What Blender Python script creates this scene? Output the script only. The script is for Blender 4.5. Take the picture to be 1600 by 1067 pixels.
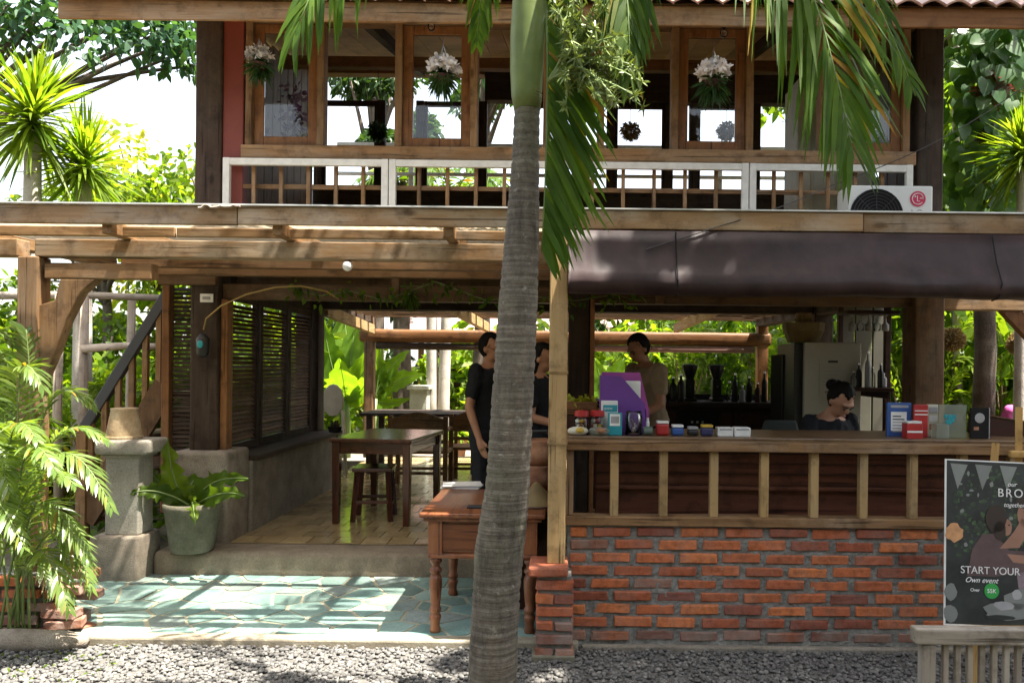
import bpy, math, random
import numpy as np
from mathutils import Vector, Matrix, noise as mnoise

for o in list(bpy.data.objects): bpy.data.objects.remove(o)
random.seed(7); RNG = np.random.default_rng(7)
SC = bpy.context.scene
COL = SC.collection
R = math.radians

# ------------------------------------------------------------------ camera
F, CX, CY, ROLL, H = 1200.0, 880.0, 568.0, 0.011, 1.6   # focal length and principal point in photo pixels
cam = bpy.data.cameras.new('camera'); camo = bpy.data.objects.new('camera', cam); COL.objects.link(camo)
cam.sensor_width = 36; cam.lens = 36*F/1600
cam.shift_x = -(CX-800)/1600; cam.shift_y = (CY-533.5)/1600
cam.clip_start = 0.05; cam.clip_end = 1000
camo.matrix_world = Matrix.Translation((0, 0, H)) @ Matrix.Rotation(R(90), 4, 'X') @ Matrix.Rotation(ROLL, 4, 'Z')
SC.camera = camo

# ------------------------------------------------------------------ sky, sun, exposure
SUN_EL, SUN_AZ = 69, -17            # azimuth counted from +X (the viewer's right)
sd = Vector((math.cos(R(SUN_EL))*math.cos(R(SUN_AZ)), math.cos(R(SUN_EL))*math.sin(R(SUN_AZ)), math.sin(R(SUN_EL))))
W = bpy.data.worlds.new('World'); SC.world = W; W.use_nodes = True
nt = W.node_tree; sky = nt.nodes.new('ShaderNodeTexSky'); sky.sky_type = 'NISHITA'; sky.sun_disc = False
sky.sun_elevation = R(SUN_EL); sky.sun_rotation = math.atan2(sd.x, sd.y)
sky.air_density = 1.0; sky.dust_density = 4.0; sky.ozone_density = 1.0
hz = nt.nodes.new('ShaderNodeMix'); hz.data_type = 'RGBA'; hz.inputs[0].default_value = .6; hz.inputs[7].default_value = (2.35, 2.25, 2.05, 1)   # thin bright haze over the whole sky
nt.links.new(sky.outputs[0], hz.inputs[6]); nt.links.new(hz.outputs[2], nt.nodes['Background'].inputs[0]); nt.nodes['Background'].inputs[1].default_value = 0.15
sun = bpy.data.lights.new('sun', 'SUN'); sun.energy = 5.0; sun.angle = R(0.55); sun.color = (1, 0.94, 0.84)
suno = bpy.data.objects.new('sun', sun); COL.objects.link(suno); suno.rotation_euler = sd.to_track_quat('Z', 'Y').to_euler()
suno.location = (5, -2, 14)
SC.view_settings.view_transform = 'Standard'; SC.view_settings.look = 'None'
SC.view_settings.exposure = 2.4; SC.view_settings.gamma = 1.0
SC.render.engine = 'CYCLES'
SC.cycles.use_denoising = True
SC.cycles.max_bounces = 6; SC.cycles.transparent_max_bounces = 16; SC.cycles.diffuse_bounces = 4
SC.cycles.glossy_bounces = 3; SC.cycles.transmission_bounces = 5
SC.cycles.caustics_reflective = False; SC.cycles.caustics_refractive = False
SC.cycles.sample_clamp_indirect = 6

# ------------------------------------------------------------------ measuring: a photo pixel at a known depth or height
def P(px, py, Y):
    dx, dy = px-CX, py-CY
    return Vector(((dx+ROLL*dy)/F*Y, Y, H-(dy-ROLL*dx)/F*Y))
def G(px, py, z):
    dx, dy = px-CX, py-CY
    Y = F*(H-z)/(dy-ROLL*dx)
    return Vector(((dx+ROLL*dy)/F*Y, Y, z))

# ------------------------------------------------------------------ scene tree
def rootloc(o):
    v = Vector((0, 0, 0))
    while o is not None: v += Vector(o.location); o = o.parent
    return v
def tag(o, label, cat=None, group=None, kind=None):
    if label: o['label'] = label
    if cat: o['category'] = cat
    if group: o['group'] = group
    if kind: o['kind'] = kind
    return o
def thing(name, label, cat, loc=(0, 0, 0), group=None, rz=0):
    o = bpy.data.objects.new(name, None); COL.objects.link(o); o.empty_display_size = .1
    o.location = loc; o.rotation_euler = (0, 0, rz)
    return tag(o, label, cat, group)
def link(name, me, parent=None, loc=(0, 0, 0), rot=(0, 0, 0), sc=(1, 1, 1)):
    o = bpy.data.objects.new(name, me); COL.objects.link(o); o.parent = parent
    o.location = loc; o.rotation_euler = rot; o.scale = sc
    return o
def copy_tree(o, parent=None):
    c = o.copy(); COL.objects.link(c); c.parent = parent
    for ch in o.children: copy_tree(ch, c)
    return c
def shade_smooth(me, on=True):
    me.polygons.foreach_set('use_smooth', np.full(len(me.polygons), on)); me.update()
def np_mesh(name, V, Fq, smooth=False):
    me = bpy.data.meshes.new(name); V = np.asarray(V, dtype=np.float32).reshape(-1, 3); Fq = np.asarray(Fq, dtype=np.int32)
    n, k = Fq.shape
    me.vertices.add(len(V)); me.vertices.foreach_set('co', V.ravel())
    me.loops.add(n*k); me.loops.foreach_set('vertex_index', Fq.ravel())
    me.polygons.add(n); me.polygons.foreach_set('loop_start', np.arange(0, n*k, k, dtype=np.int32))
    me.polygons.foreach_set('loop_total', np.full(n, k, dtype=np.int32))
    me.update(calc_edges=True)
    if smooth: shade_smooth(me)
    return me
def frame_of(d, up=Vector((0, 0, 1))):
    d = Vector(d).normalized(); s = d.cross(up)
    if s.length < 1e-4: s = d.cross(Vector((0, 1, 0)))
    s.normalize(); return d, s, s.cross(d)

class MB:
    def __init__(s): s.v = []; s.f = []
    def add(s, vs, fs):
        n = len(s.v); s.v += [tuple(v) for v in vs]; s.f += [tuple(i+n for i in f) for f in fs]; return s
    def box(s, x0, x1, y0, y1, z0, z1):
        return s.add([(x0,y0,z0),(x1,y0,z0),(x1,y1,z0),(x0,y1,z0),(x0,y0,z1),(x1,y0,z1),(x1,y1,z1),(x0,y1,z1)],
                     [(3,2,1,0),(4,5,6,7),(0,1,5,4),(1,2,6,5),(2,3,7,6),(3,0,4,7)])
    def timber(s, x0, x1, y0, y1, z0, z1, amp=.004):
        lo, hi = (x0, y0, z0), (x1, y1, z1); ax = max(range(3), key=lambda i: hi[i]-lo[i]); ln = hi[ax]-lo[ax]
        if ln < .7: return s.box(x0, x1, y0, y1, z0, z1)
        n = max(3, int(ln/.22)); o1, o2 = [i for i in range(3) if i != ax]; sd0 = random.uniform(0, 99); vs = []; fs = []
        for i in range(n+1):
            t = lo[ax]+ln*i/n; e = 0 if i in (0, n) else 1
            for k, (p, q) in enumerate(((0, 0), (1, 0), (1, 1), (0, 1))):
                v = [0, 0, 0]; v[ax] = t
                w = Vector((t*1.3+sd0, k*.35, 0)); w2 = Vector((t*5+sd0, k*3.7, 3))
                v[o1] = (hi if p else lo)[o1]+e*amp*(.7*mnoise.noise(w)+.5*mnoise.noise(w2)); v[o2] = (hi if q else lo)[o2]+e*amp*(.7*mnoise.noise(w+Vector((7, 0, 0)))+.5*mnoise.noise(w2+Vector((9, 0, 0)))); vs.append(v)
        for i in range(n):
            for k in range(4): fs.append((i*4+k, i*4+(k+1) % 4, (i+1)*4+(k+1) % 4, (i+1)*4+k))
        fs += [(3, 2, 1, 0), tuple(n*4+k for k in range(4))]
        if ax == 1: fs = [f[::-1] for f in fs]
        return s.add(vs, fs)
    def bar(s, a, b, w, h, up=(0, 0, 1)):
        a, b = Vector(a), Vector(b); d, q, u = frame_of(b-a, Vector(up))
        vs = [p+q*i*w/2+u*j*h/2 for p in (a, b) for i, j in ((-1,-1),(1,-1),(1,1),(-1,1))]
        return s.add(vs, [(0,1,2,3),(7,6,5,4),(0,4,5,1),(1,5,6,2),(2,6,7,3),(3,7,4,0)])
    def tube(s, pts, r, n=8, cap=True):
        pts = [Vector(p) for p in pts]; m = len(pts)
        rs = r if isinstance(r, (list, tuple)) else [r]*m
        vs = []; fs = []; ref = None
        for i, p in enumerate(pts):
            d = (pts[min(i+1, m-1)]-pts[max(i-1, 0)]).normalized()
            if ref is None: ref = frame_of(d)[1]
            ref = (ref-d*ref.dot(d)).normalized(); u = d.cross(ref)
            for k in range(n):
                a = 2*math.pi*k/n; vs.append(p+(ref*math.cos(a)+u*math.sin(a))*rs[i])
        for i in range(m-1):
            for k in range(n): fs.append((i*n+k, i*n+(k+1) % n, (i+1)*n+(k+1) % n, (i+1)*n+k))
        if cap: fs.append(tuple(range(n-1, -1, -1))); fs.append(tuple((m-1)*n+k for k in range(n)))
        return s.add(vs, fs)
    def lathe(s, c, prof, n=20, sy=1.0):
        c = Vector(c); vs = []; fs = []; m = len(prof)
        for r, z in prof:
            for k in range(n):
                a = 2*math.pi*k/n; vs.append(c+Vector((r*math.cos(a), r*sy*math.sin(a), z)))
        for i in range(m-1):
            for k in range(n): fs.append((i*n+k, i*n+(k+1) % n, (i+1)*n+(k+1) % n, (i+1)*n+k))
        fs.append(tuple(range(n-1, -1, -1))); fs.append(tuple((m-1)*n+k for k in range(n)))
        return s.add(vs, fs)
    def loft(s, rings, n=16):
        vs = []; fs = []; m = len(rings)
        for c, rx, ry in rings:
            for k in range(n):
                a = 2*math.pi*k/n; vs.append(Vector(c)+Vector((rx*math.cos(a), ry*math.sin(a), 0)))
        for i in range(m-1):
            for k in range(n): fs.append((i*n+k, i*n+(k+1) % n, (i+1)*n+(k+1) % n, (i+1)*n+k))
        fs.append(tuple(range(n-1, -1, -1))); fs.append(tuple((m-1)*n+k for k in range(n)))
        return s.add(vs, fs)
    def ell(s, c, rx, ry, rz, nu=14, nv=9, M=None):
        c = Vector(c); vs = []; fs = []
        for j in range(1, nv):
            t = math.pi*j/nv
            for k in range(nu):
                a = 2*math.pi*k/nu; vs.append(Vector((rx*math.sin(t)*math.cos(a), ry*math.sin(t)*math.sin(a), -rz*math.cos(t))))
        vs += [Vector((0, 0, -rz)), Vector((0, 0, rz))]; b, t_ = len(vs)-2, len(vs)-1
        for j in range(nv-2):
            for k in range(nu): fs.append((j*nu+k, j*nu+(k+1) % nu, (j+1)*nu+(k+1) % nu, (j+1)*nu+k))
        for k in range(nu): fs.append((b, (k+1) % nu, k)); fs.append((t_, (nv-2)*nu+k, (nv-2)*nu+(k+1) % nu))
        if M: vs = [M @ v for v in vs]
        return s.add([v+c for v in vs], fs)
    def prism(s, poly, fn0, fn1):
        n = len(poly); vs = [fn0(p) for p in poly]+[fn1(p) for p in poly]
        return s.add(vs, [tuple(range(n-1, -1, -1)), tuple(range(n, 2*n))]+[(i, (i+1) % n, n+(i+1) % n, n+i) for i in range(n)])
    def mesh(s, name, off=Vector((0, 0, 0))):
        me = bpy.data.meshes.new(name); me.from_pydata([(v[0]-off[0], v[1]-off[1], v[2]-off[2]) for v in s.v], [], s.f); me.update(); return me
    def build(s, name, mat, parent=None, bevel=0, smooth=False, local=False, at=None, seg=2):
        off = Vector((0, 0, 0)) if local else rootloc(parent)
        if parent is None and not local:
            a = np.array(s.v); off = Vector((float(a[:,0].mean()), float(a[:,1].mean()), float(a[:,2].min()))) if at is None else Vector(at)
        me = s.mesh(name, off)
        o = link(name, me, parent)
        if parent is None and not local: o.location = off
        me.materials.append(resolve(mat, me))
        if smooth: shade_smooth(me)
        if bevel:
            b = o.modifiers.new('bevel', 'BEVEL'); b.width = bevel; b.segments = seg; b.limit_method = 'ANGLE'; b.angle_limit = R(40)
            if seg > 2: shade_smooth(me)
        return o

# ------------------------------------------------------------------ materials
MATS = {}
def nodes_of(m):
    m.use_nodes = True; t = m.node_tree; return t, t.nodes, t.links, t.nodes['Principled BSDF']
def mixcol(t, a, b, fac, mode='MIX'):
    n = t.nodes.new('ShaderNodeMix'); n.data_type = 'RGBA'; n.blend_type = mode
    for i, v in ((0, fac), (6, a), (7, b)):
        if hasattr(v, 'links') or isinstance(v, bpy.types.NodeSocket): t.links.new(v, n.inputs[i])
        else: n.inputs[i].default_value = v if i == 0 else (*v[:3], 1)
    return n.outputs[2]
def ramp(t, fac, stops):
    n = t.nodes.new('ShaderNodeValToRGB'); e = n.color_ramp.elements
    while len(e) < len(stops): e.new(0.5)
    for k, (p, c) in enumerate(stops): e[k].position = p; e[k].color = (*c, 1) if len(c) == 3 else c
    t.links.new(fac, n.inputs[0]); return n.outputs[0]
def noise_tex(t, vec, scale, detail=4, rough=.55, dist=0):
    n = t.nodes.new('ShaderNodeTexNoise'); n.inputs['Scale'].default_value = scale; n.inputs['Detail'].default_value = detail
    n.inputs['Roughness'].default_value = rough; n.inputs['Distortion'].default_value = dist
    if vec is not None: t.links.new(vec, n.inputs['Vector'])
    return n.outputs['Fac']
def obj_vec(t, scale=(1, 1, 1), jitter=True):
    tc = t.nodes.new('ShaderNodeTexCoord'); mp = t.nodes.new('ShaderNodeMapping'); mp.inputs['Scale'].default_value = scale
    src = tc.outputs['Object']
    if jitter:
        oi = t.nodes.new('ShaderNodeObjectInfo'); ma = t.nodes.new('ShaderNodeMath'); ma.operation = 'MULTIPLY'; ma.inputs[1].default_value = 37.0
        t.links.new(oi.outputs['Random'], ma.inputs[0]); va = t.nodes.new('ShaderNodeVectorMath'); va.operation = 'ADD'
        t.links.new(src, va.inputs[0]); t.links.new(ma.outputs[0], va.inputs[1]); src = va.outputs[0]
    t.links.new(src, mp.inputs['Vector']); return mp.outputs[0]
def bump(t, bs, h, strength=.3, dist=.01):
    b = t.nodes.new('ShaderNodeBump'); b.inputs['Strength'].default_value = strength; b.inputs['Distance'].default_value = dist
    t.links.new(h, b.inputs['Height']); t.links.new(b.outputs[0], bs.inputs['Normal'])
def rand_value(t, col, lo=.8, hi=1.2):
    oi = t.nodes.new('ShaderNodeObjectInfo'); mr = t.nodes.new('ShaderNodeMapRange'); mr.inputs[3].default_value = lo; mr.inputs[4].default_value = hi
    t.links.new(oi.outputs['Random'], mr.inputs[0]); hs = t.nodes.new('ShaderNodeHueSaturation')
    t.links.new(mr.outputs[0], hs.inputs['Value']); t.links.new(col, hs.inputs['Color']); return hs.outputs[0]

WOOD = {  # dark grain, light grain, grey weathering, roughness, weather amount
 'aged':   ((.16,.085,.035), (.36,.21,.10), (.34,.29,.22), .7, .45),
 'fascia': ((.22,.13,.065), (.44,.29,.16), (.44,.40,.33), .8, .8),
 'warm':   ((.15,.060,.020), (.30,.14,.055), (.22,.15,.09), .55, .3),
 'pale':   ((.30,.19,.075), (.45,.31,.15), (.36,.31,.22), .65, .35),
 'dark':   ((.030,.018,.012), (.075,.048,.032), (.10,.085,.07), .75, .5),
 'red':    ((.045,.013,.008), (.11,.032,.018), (.10,.05,.03), .2, .2),
 'desk':   ((.10,.028,.010), (.34,.12,.045), (.30,.18,.10), .34, .5),
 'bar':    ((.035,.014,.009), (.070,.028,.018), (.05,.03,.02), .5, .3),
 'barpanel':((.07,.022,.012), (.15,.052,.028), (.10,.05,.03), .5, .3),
 'teak':   ((.085,.045,.02), (.19,.105,.05), (.25,.20,.14), .6, .4),
 'grey':   ((.20,.17,.13), (.36,.32,.26), (.40,.38,.34), .85, .6),
 'counter':((.10,.055,.025), (.22,.13,.06), (.2,.15,.1), .3, .3),
 'log':    ((.34,.27,.20), (.55,.47,.38), (.42,.38,.33), .85, .5),
 'easel':  ((.36,.20,.06), (.52,.33,.12), (.4,.28,.12), .5, .2)}
def wood(kind, axis):
    key = f'wood_{kind}_{axis}'
    if key in MATS: return MATS[key]
    m = bpy.data.materials.new(key); t, N, L, bs = nodes_of(m); c0, c1, cw, ro, wa = WOOD[kind]
    sc = [16, 16, 16]; sc['xyz'.index(axis)] = 1.3
    v = obj_vec(t, tuple(sc)); g = noise_tex(t, v, 1.6, 7, .6, .6)
    col = ramp(t, g, [(.25, c0), (.55, tuple((a+b)/2 for a, b in zip(c0, c1))), (.78, c1)])
    sc2 = [2.2]*3; sc2['xyz'.index(axis)] = .9
    v2 = obj_vec(t, tuple(sc2)); w = noise_tex(t, v2, 2.3, 5, .65)
    col = mixcol(t, col, cw, ramp(t, w, [(.45, (0, 0, 0)), (.75, (wa, wa, wa))]))
    v3 = obj_vec(t, (6, 6, 6)); st = noise_tex(t, v3, 1.1, 6, .7)
    col = mixcol(t, col, ramp(t, st, [(.30, (.35, .33, .32)), (.5, (1, 1, 1))]), .8, 'MULTIPLY')
    sc3 = [55, 55, 55]; sc3['xyz'.index(axis)] = 1.6
    ck = noise_tex(t, obj_vec(t, tuple(sc3)), 1.0, 2, .5); col = mixcol(t, col, ramp(t, ck, [(.30, (.22, .2, .18)), (.37, (1, 1, 1))]), .85, 'MULTIPLY')
    vo = N.new('ShaderNodeTexVoronoi'); sc4 = [5, 5, 5]; sc4['xyz'.index(axis)] = 2.2; L.new(obj_vec(t, tuple(sc4)), vo.inputs['Vector']); vo.inputs['Scale'].default_value = 1.0
    col = mixcol(t, col, ramp(t, vo.outputs['Distance'], [(.05, (.3, .25, .2)), (.12, (1, 1, 1))]), .75, 'MULTIPLY')
    col = rand_value(t, col, .78, 1.2); L.new(col, bs.inputs['Base Color'])
    bs.inputs['Roughness'].default_value = ro; bump(t, bs, g, .45, .004)
    if ro > .45: bs.inputs['Specular IOR Level'].default_value = .25
    MATS[key] = m; return m
def plain(name, col, rough=.6, metal=0, var=.15, scale=8, bmp=.15, spec=None, rnd=.08, alpha=None, coat=0):
    if name in MATS: return MATS[name]
    m = bpy.data.materials.new(name); t, N, L, bs = nodes_of(m)
    g = noise_tex(t, obj_vec(t), scale, 5, .6)
    c = ramp(t, g, [(.3, tuple(x*(1-var) for x in col)), (.7, tuple(min(1, x*(1+var)) for x in col))])
    c = rand_value(t, c, 1-rnd, 1+rnd); L.new(c, bs.inputs['Base Color'])
    bs.inputs['Roughness'].default_value = rough; bs.inputs['Metallic'].default_value = metal
    if spec is not None: bs.inputs['Specular IOR Level'].default_value = spec
    if coat: bs.inputs['Coat Weight'].default_value = coat
    if bmp: bump(t, bs, g, bmp, .004)
    MATS[name] = m; return m
def rough_stone(name, c0, c1, c2, scale=6, rough=.9, bmp=.6, dist=.012, rnd=.1, speck=.4):
    if name in MATS: return MATS[name]
    m = bpy.data.materials.new(name); t, N, L, bs = nodes_of(m)
    g = noise_tex(t, obj_vec(t), scale, 6, .65); f = noise_tex(t, obj_vec(t), scale*14, 3, .7)
    col = ramp(t, g, [(.28, c0), (.5, c1), (.74, c2)])
    col = mixcol(t, col, ramp(t, f, [(.34, (.45, .45, .45)), (.55, (1, 1, 1))]), speck, 'MULTIPLY')
    col = rand_value(t, col, 1-rnd, 1+rnd); L.new(col, bs.inputs['Base Color']); bs.inputs['Roughness'].default_value = rough
    hh = mixcol(t, g, f, .45); bump(t, bs, hh, bmp, dist); MATS[name] = m; return m
def leafmat(name, c0, c1, trans=.45, rough=.42, tcol=None, spec=.22, dry=0):
    if name in MATS: return MATS[name]
    m = bpy.data.materials.new(name); t, N, L, bs = nodes_of(m)
    ge = N.new('ShaderNodeNewGeometry'); col = ramp(t, ge.outputs['Random Per Island'], [(0, c0), (1, c1)] if not dry else [(0, c0), (.985-dry, c1), (1-dry, (.30, .24, .03)), (1, (.28, .15, .04))])
    g = noise_tex(t, obj_vec(t), 9, 3); col = mixcol(t, col, ramp(t, g, [(.3, (.6, .62, .6)), (.7, (1.15, 1.12, 1.0))]), .7, 'MULTIPLY')
    col = rand_value(t, col, .85, 1.15)
    L.new(col, bs.inputs['Base Color']); bs.inputs['Roughness'].default_value = rough; bs.inputs['Specular IOR Level'].default_value = spec
    tr = N.new('ShaderNodeBsdfTranslucent'); tcol = tcol or (2.0, 1.95, .5)
    tc = mixcol(t, col, tcol, 1.0, 'MULTIPLY')
    tn = tc.node; tn.clamp_result = False; L.new(tc, tr.inputs[0])
    mx = N.new('ShaderNodeMixShader'); mx.inputs[0].default_value = trans; L.new(bs.outputs[0], mx.inputs[1]); L.new(tr.outputs[0], mx.inputs[2])
    L.new(mx.outputs[0], N['Material Output'].inputs[0]); MATS[name] = m; return m
def clear(name, tint=(1, 1, 1), gloss=.08, rough=.05, diffuse=0.0, dcol=(.8, .8, .8)):
    if name in MATS: return MATS[name]
    m = bpy.data.materials.new(name); t, N, L, bs = nodes_of(m); N.remove(bs)
    tr = N.new('ShaderNodeBsdfTransparent'); tr.inputs[0].default_value = (*tint, 1)
    gl = N.new('ShaderNodeBsdfGlossy'); gl.inputs['Roughness'].default_value = rough
    fr = N.new('ShaderNodeFresnel'); fr.inputs[0].default_value = 1.45
    mx = N.new('ShaderNodeMixShader'); L.new(fr.outputs[0], mx.inputs[0]); L.new(tr.outputs[0], mx.inputs[1]); L.new(gl.outputs[0], mx.inputs[2])
    out = mx.outputs[0]
    if diffuse:
        d = N.new('ShaderNodeBsdfDiffuse'); d.inputs[0].default_value = (*dcol, 1); tl = N.new('ShaderNodeBsdfTranslucent'); tl.inputs[0].default_value = (*dcol, 1)
        dm = N.new('ShaderNodeMixShader'); L.new(d.outputs[0], dm.inputs[1]); L.new(tl.outputs[0], dm.inputs[2])
        m2 = N.new('ShaderNodeMixShader'); m2.inputs[0].default_value = diffuse; L.new(out, m2.inputs[1]); L.new(dm.outputs[0], m2.inputs[2]); out = m2.outputs[0]
    L.new(out, N['Material Output'].inputs[0]); MATS[name] = m; return m
def resolve(mat, me):
    if isinstance(mat, str):
        if mat.startswith('w:'):
            a = np.array([v.co[:] for v in me.vertices]); d = a.max(0)-a.min(0); return wood(mat[2:], 'xyz'[int(d.argmax())])
        return MATS[mat]
    return mat

plain('paint_white', (.72, .71, .66), .6, var=.12, scale=14)
plain('paint_red', (.19, .036, .02), .6, var=.12, scale=5)
plain('paint_cream', (.62, .60, .48), .6)
plain('white_plastic', (.78, .78, .76), .4, bmp=0)
plain('black', (.012, .012, .013), .45, bmp=.05)
plain('black_matte', (.014, .0135, .014), .85, spec=.2)
plain('steel', (.5, .5, .5), .3, 1)
rough_stone('concrete', (.15, .128, .098), (.235, .205, .16), (.32, .29, .235), 5, speck=.6)
rough_stone('concrete_brown', (.15, .115, .08), (.24, .19, .135), (.33, .27, .20), 5)
rough_stone('carved_stone', (.16, .13, .10), (.27, .225, .175), (.36, .31, .25), 9, bmp=1, dist=.02)
rough_stone('mortar', (.14, .135, .12), (.215, .21, .19), (.30, .295, .27), 12, bmp=1)
rough_stone('grout_cream', (.30, .29, .21), (.40, .385, .28), (.48, .46, .35), 8)
rough_stone('terracotta', (.24, .10, .055), (.36, .17, .09), (.46, .25, .14), 7)
rough_stone('mossy_pot', (.075, .072, .045), (.145, .135, .095), (.23, .215, .165), 5)
rough_stone('bark_palm', (.12, .10, .08), (.22, .195, .165), (.34, .315, .28), 4, bmp=.8)
rough_stone('bark', (.05, .036, .026), (.11, .082, .06), (.20, .165, .13), 5, bmp=1, dist=.03)
rough_stone('bark_pale', (.30, .26, .22), (.42, .38, .33), (.54, .5, .45), 5, bmp=.8)
rough_stone('teal_stone', (.135, .235, .212), (.215, .325, .293), (.31, .42, .383), 4, rough=.55, bmp=.5, rnd=.28, speck=.4)
rough_stone('teal_stone_grey', (.15, .21, .20), (.24, .305, .285), (.34, .40, .375), 4, rough=.55, bmp=.5, rnd=.25, speck=.45)
rough_stone('teal_stone_deep', (.12, .23, .215), (.19, .31, .285), (.28, .39, .36), 5, rough=.5, bmp=.5, rnd=.25, speck=.45)
rough_stone('edge_stone', (.20, .17, .12), (.29, .25, .18), (.38, .34, .26), 7)
rough_stone('pale_concrete', (.22, .20, .165), (.31, .285, .24), (.40, .375, .32), 5, speck=.5)
rough_stone('floor_tile', (.27, .185, .085), (.38, .275, .14), (.46, .36, .20), 4, rough=.13, bmp=.10, rnd=.2, speck=.3)
rough_stone('soil', (.035, .03, .018), (.075, .062, .036), (.13, .11, .07), 3, bmp=1, dist=.03)
rough_stone('roof_tile', (.30, .15, .11), (.42, .24, .19), (.52, .36, .30), 5, rough=.35, bmp=.4, rnd=.2)
plain('ceiling_board', (.52, .31, .155), .7, var=.3, scale=3, rnd=.2)
def brickmat(name, stops, dust):
    m = bpy.data.materials.new(name); t, N, L, bs = nodes_of(m)
    oi = N.new('ShaderNodeObjectInfo'); col = ramp(t, oi.outputs['Random'], stops)
    g = noise_tex(t, obj_vec(t), 26, 6, .7); b2 = noise_tex(t, obj_vec(t), 7, 4, .6)
    col = mixcol(t, col, ramp(t, g, [(.3, (.4, .38, .36)), (.55, (1, 1, 1)), (.8, (1.25, 1.2, 1.1))]), .85, 'MULTIPLY')
    col = mixcol(t, col, (.26, .25, .225), ramp(t, b2, [(.5-dust*.3, (0, 0, 0)), (.8-dust*.25, (dust, dust, dust))]))
    L.new(col, bs.inputs['Base Color']); bs.inputs['Roughness'].default_value = .9; bump(t, bs, g, .8, .008); MATS[name] = m
brickmat('brick', [(0, (.19, .055, .034)), (.2, (.33, .085, .036)), (.6, (.46, .13, .045)), (1, (.54, .17, .055))], .25)
brickmat('brick_dusty', [(0, (.16, .06, .038)), (.5, (.27, .09, .045)), (1, (.34, .12, .055))], .55)
leafmat('leaf_palm', (.035, .085, .010), (.085, .15, .018), .38, .5, spec=.12, dry=.05)
leafmat('leaf_bright', (.065, .135, .012), (.19, .26, .03), .58)
leafmat('leaf_areca', (.09, .16, .035), (.18, .25, .07), .42, .28, spec=.7, dry=.03)
leafmat('leaf_mid', (.04, .095, .012), (.115, .185, .022), .55)
leafmat('leaf_monstera', (.06, .15, .06), (.16, .28, .12), .45, .35, spec=.4)
leafmat('leaf_dark', (.018, .045, .014), (.04, .085, .022), .3)
leafmat('leaf_blue', (.025, .07, .04), (.06, .13, .065), .35)
leafmat('leaf_banana', (.10, .21, .02), (.16, .28, .03), .65, tcol=(1.7, 1.6, .4))
leafmat('leaf_yellow', (.15, .22, .025), (.30, .28, .04), .55)
leafmat('leaf_dry', (.24, .17, .075), (.36, .27, .14), .4, tcol=(1.2, 1.1, .8))
leafmat('petal_white', (.72, .66, .68), (.85, .82, .82), .35, tcol=(1, 1, 1))
leafmat('petal_pink', (.5, .12, .28), (.65, .3, .42), .35, tcol=(1, 1, 1))
leafmat('crownshaft', (.17, .23, .08), (.21, .265, .10), .1, .35)
plain('stem_green', (.13, .19, .05), .5)
plain('stem_brown', (.16, .11, .06), .8)
clear('glass', (.97, .99, .98)); clear('polycarbonate', (.96, .94, .9), diffuse=.42, dcol=(.85, .72, .52))
clear('jar_glass', (.93, .95, .94)); clear('acrylic', (.9, .95, .9), diffuse=.35, dcol=(.7, .75, .68))
plain('skin', (.34, .165, .095), .55, var=.08, scale=12, bmp=.05)
plain('skin_light', (.42, .22, .14), .55, var=.08, scale=12, bmp=.05)
plain('hair', (.008, .0065, .006), .65, var=.3, scale=60, spec=.12)
plain('shirt_black', (.016, .017, .02), .85, spec=.15)
plain('shirt_beige', (.30, .23, .155), .85, spec=.15)
plain('shirt_pink', (.52, .10, .32), .8, spec=.15)
plain('trousers', (.018, .018, .022), .85, spec=.15)

# ------------------------------------------------------------------ leaves as many small real faces
def blades(Pb, D, S, L, Wd, droop=0.0, prof=(.35, 1, .75, .04), fold=0.0):
    """N leaf blades: base points, directions, side vectors, lengths, widths; returns vertices and quads."""
    Pb, D, S = (np.asarray(a, float).reshape(-1, 3) for a in (Pb, D, S)); n = len(Pb)
    D = D/np.maximum(np.linalg.norm(D, axis=1, keepdims=True), 1e-6)
    S = S-D*(S*D).sum(1, keepdims=True); S = S/np.maximum(np.linalg.norm(S, axis=1, keepdims=True), 1e-6)
    L = np.broadcast_to(np.asarray(L, float), (n,)); Wd = np.broadcast_to(np.asarray(Wd, float), (n,)); dr = np.broadcast_to(np.asarray(droop, float), (n,))
    k = len(prof); V = np.zeros((n, k, 2, 3))
    for i in range(k):
        t = i/(k-1); c = Pb+D*(L*t)[:, None]; c = c.copy(); c[:, 2] -= dr*L*t*t
        c = c-D*(dr*dr*L*t*t*.35)[:, None]
        w = (Wd*prof[i]*.5)[:, None]
        V[:, i, 0] = c-S*w; V[:, i, 1] = c+S*w
    base = (np.arange(n)*k*2)[:, None]
    Q = np.concatenate([base+np.array([[2*i, 2*i+1, 2*i+3, 2*i+2]]) for i in range(k-1)], axis=0)
    return V.reshape(-1, 3), Q
def rnd_dirs(n, up=0.0):
    d = RNG.normal(size=(n, 3)); d /= np.linalg.norm(d, axis=1, keepdims=True); d[:, 2] += up
    return d/np.linalg.norm(d, axis=1, keepdims=True)
class LV:
    def __init__(s): s.V = []; s.Q = []; s.n = 0
    def add(s, V, Q): s.V.append(V); s.Q.append(Q+s.n); s.n += len(V); return s
    def blades(s, *a, **k): return s.add(*blades(*a, **k))
    def build(s, name, mat, parent=None, local=False, smooth=True):
        V = np.concatenate(s.V); Q = np.concatenate(s.Q)
        if not local: V = V-np.array(rootloc(parent))
        me = np_mesh(name, V, Q, smooth); me.materials.append(MATS[mat]); return link(name, me, parent)
def curve(p0, p1, p2, n):
    t = np.linspace(0, 1, n)[:, None]; p0, p1, p2 = map(np.array, (p0, p1, p2))
    return (1-t)**2*p0+2*t*(1-t)*p1+t*t*p2
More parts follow.
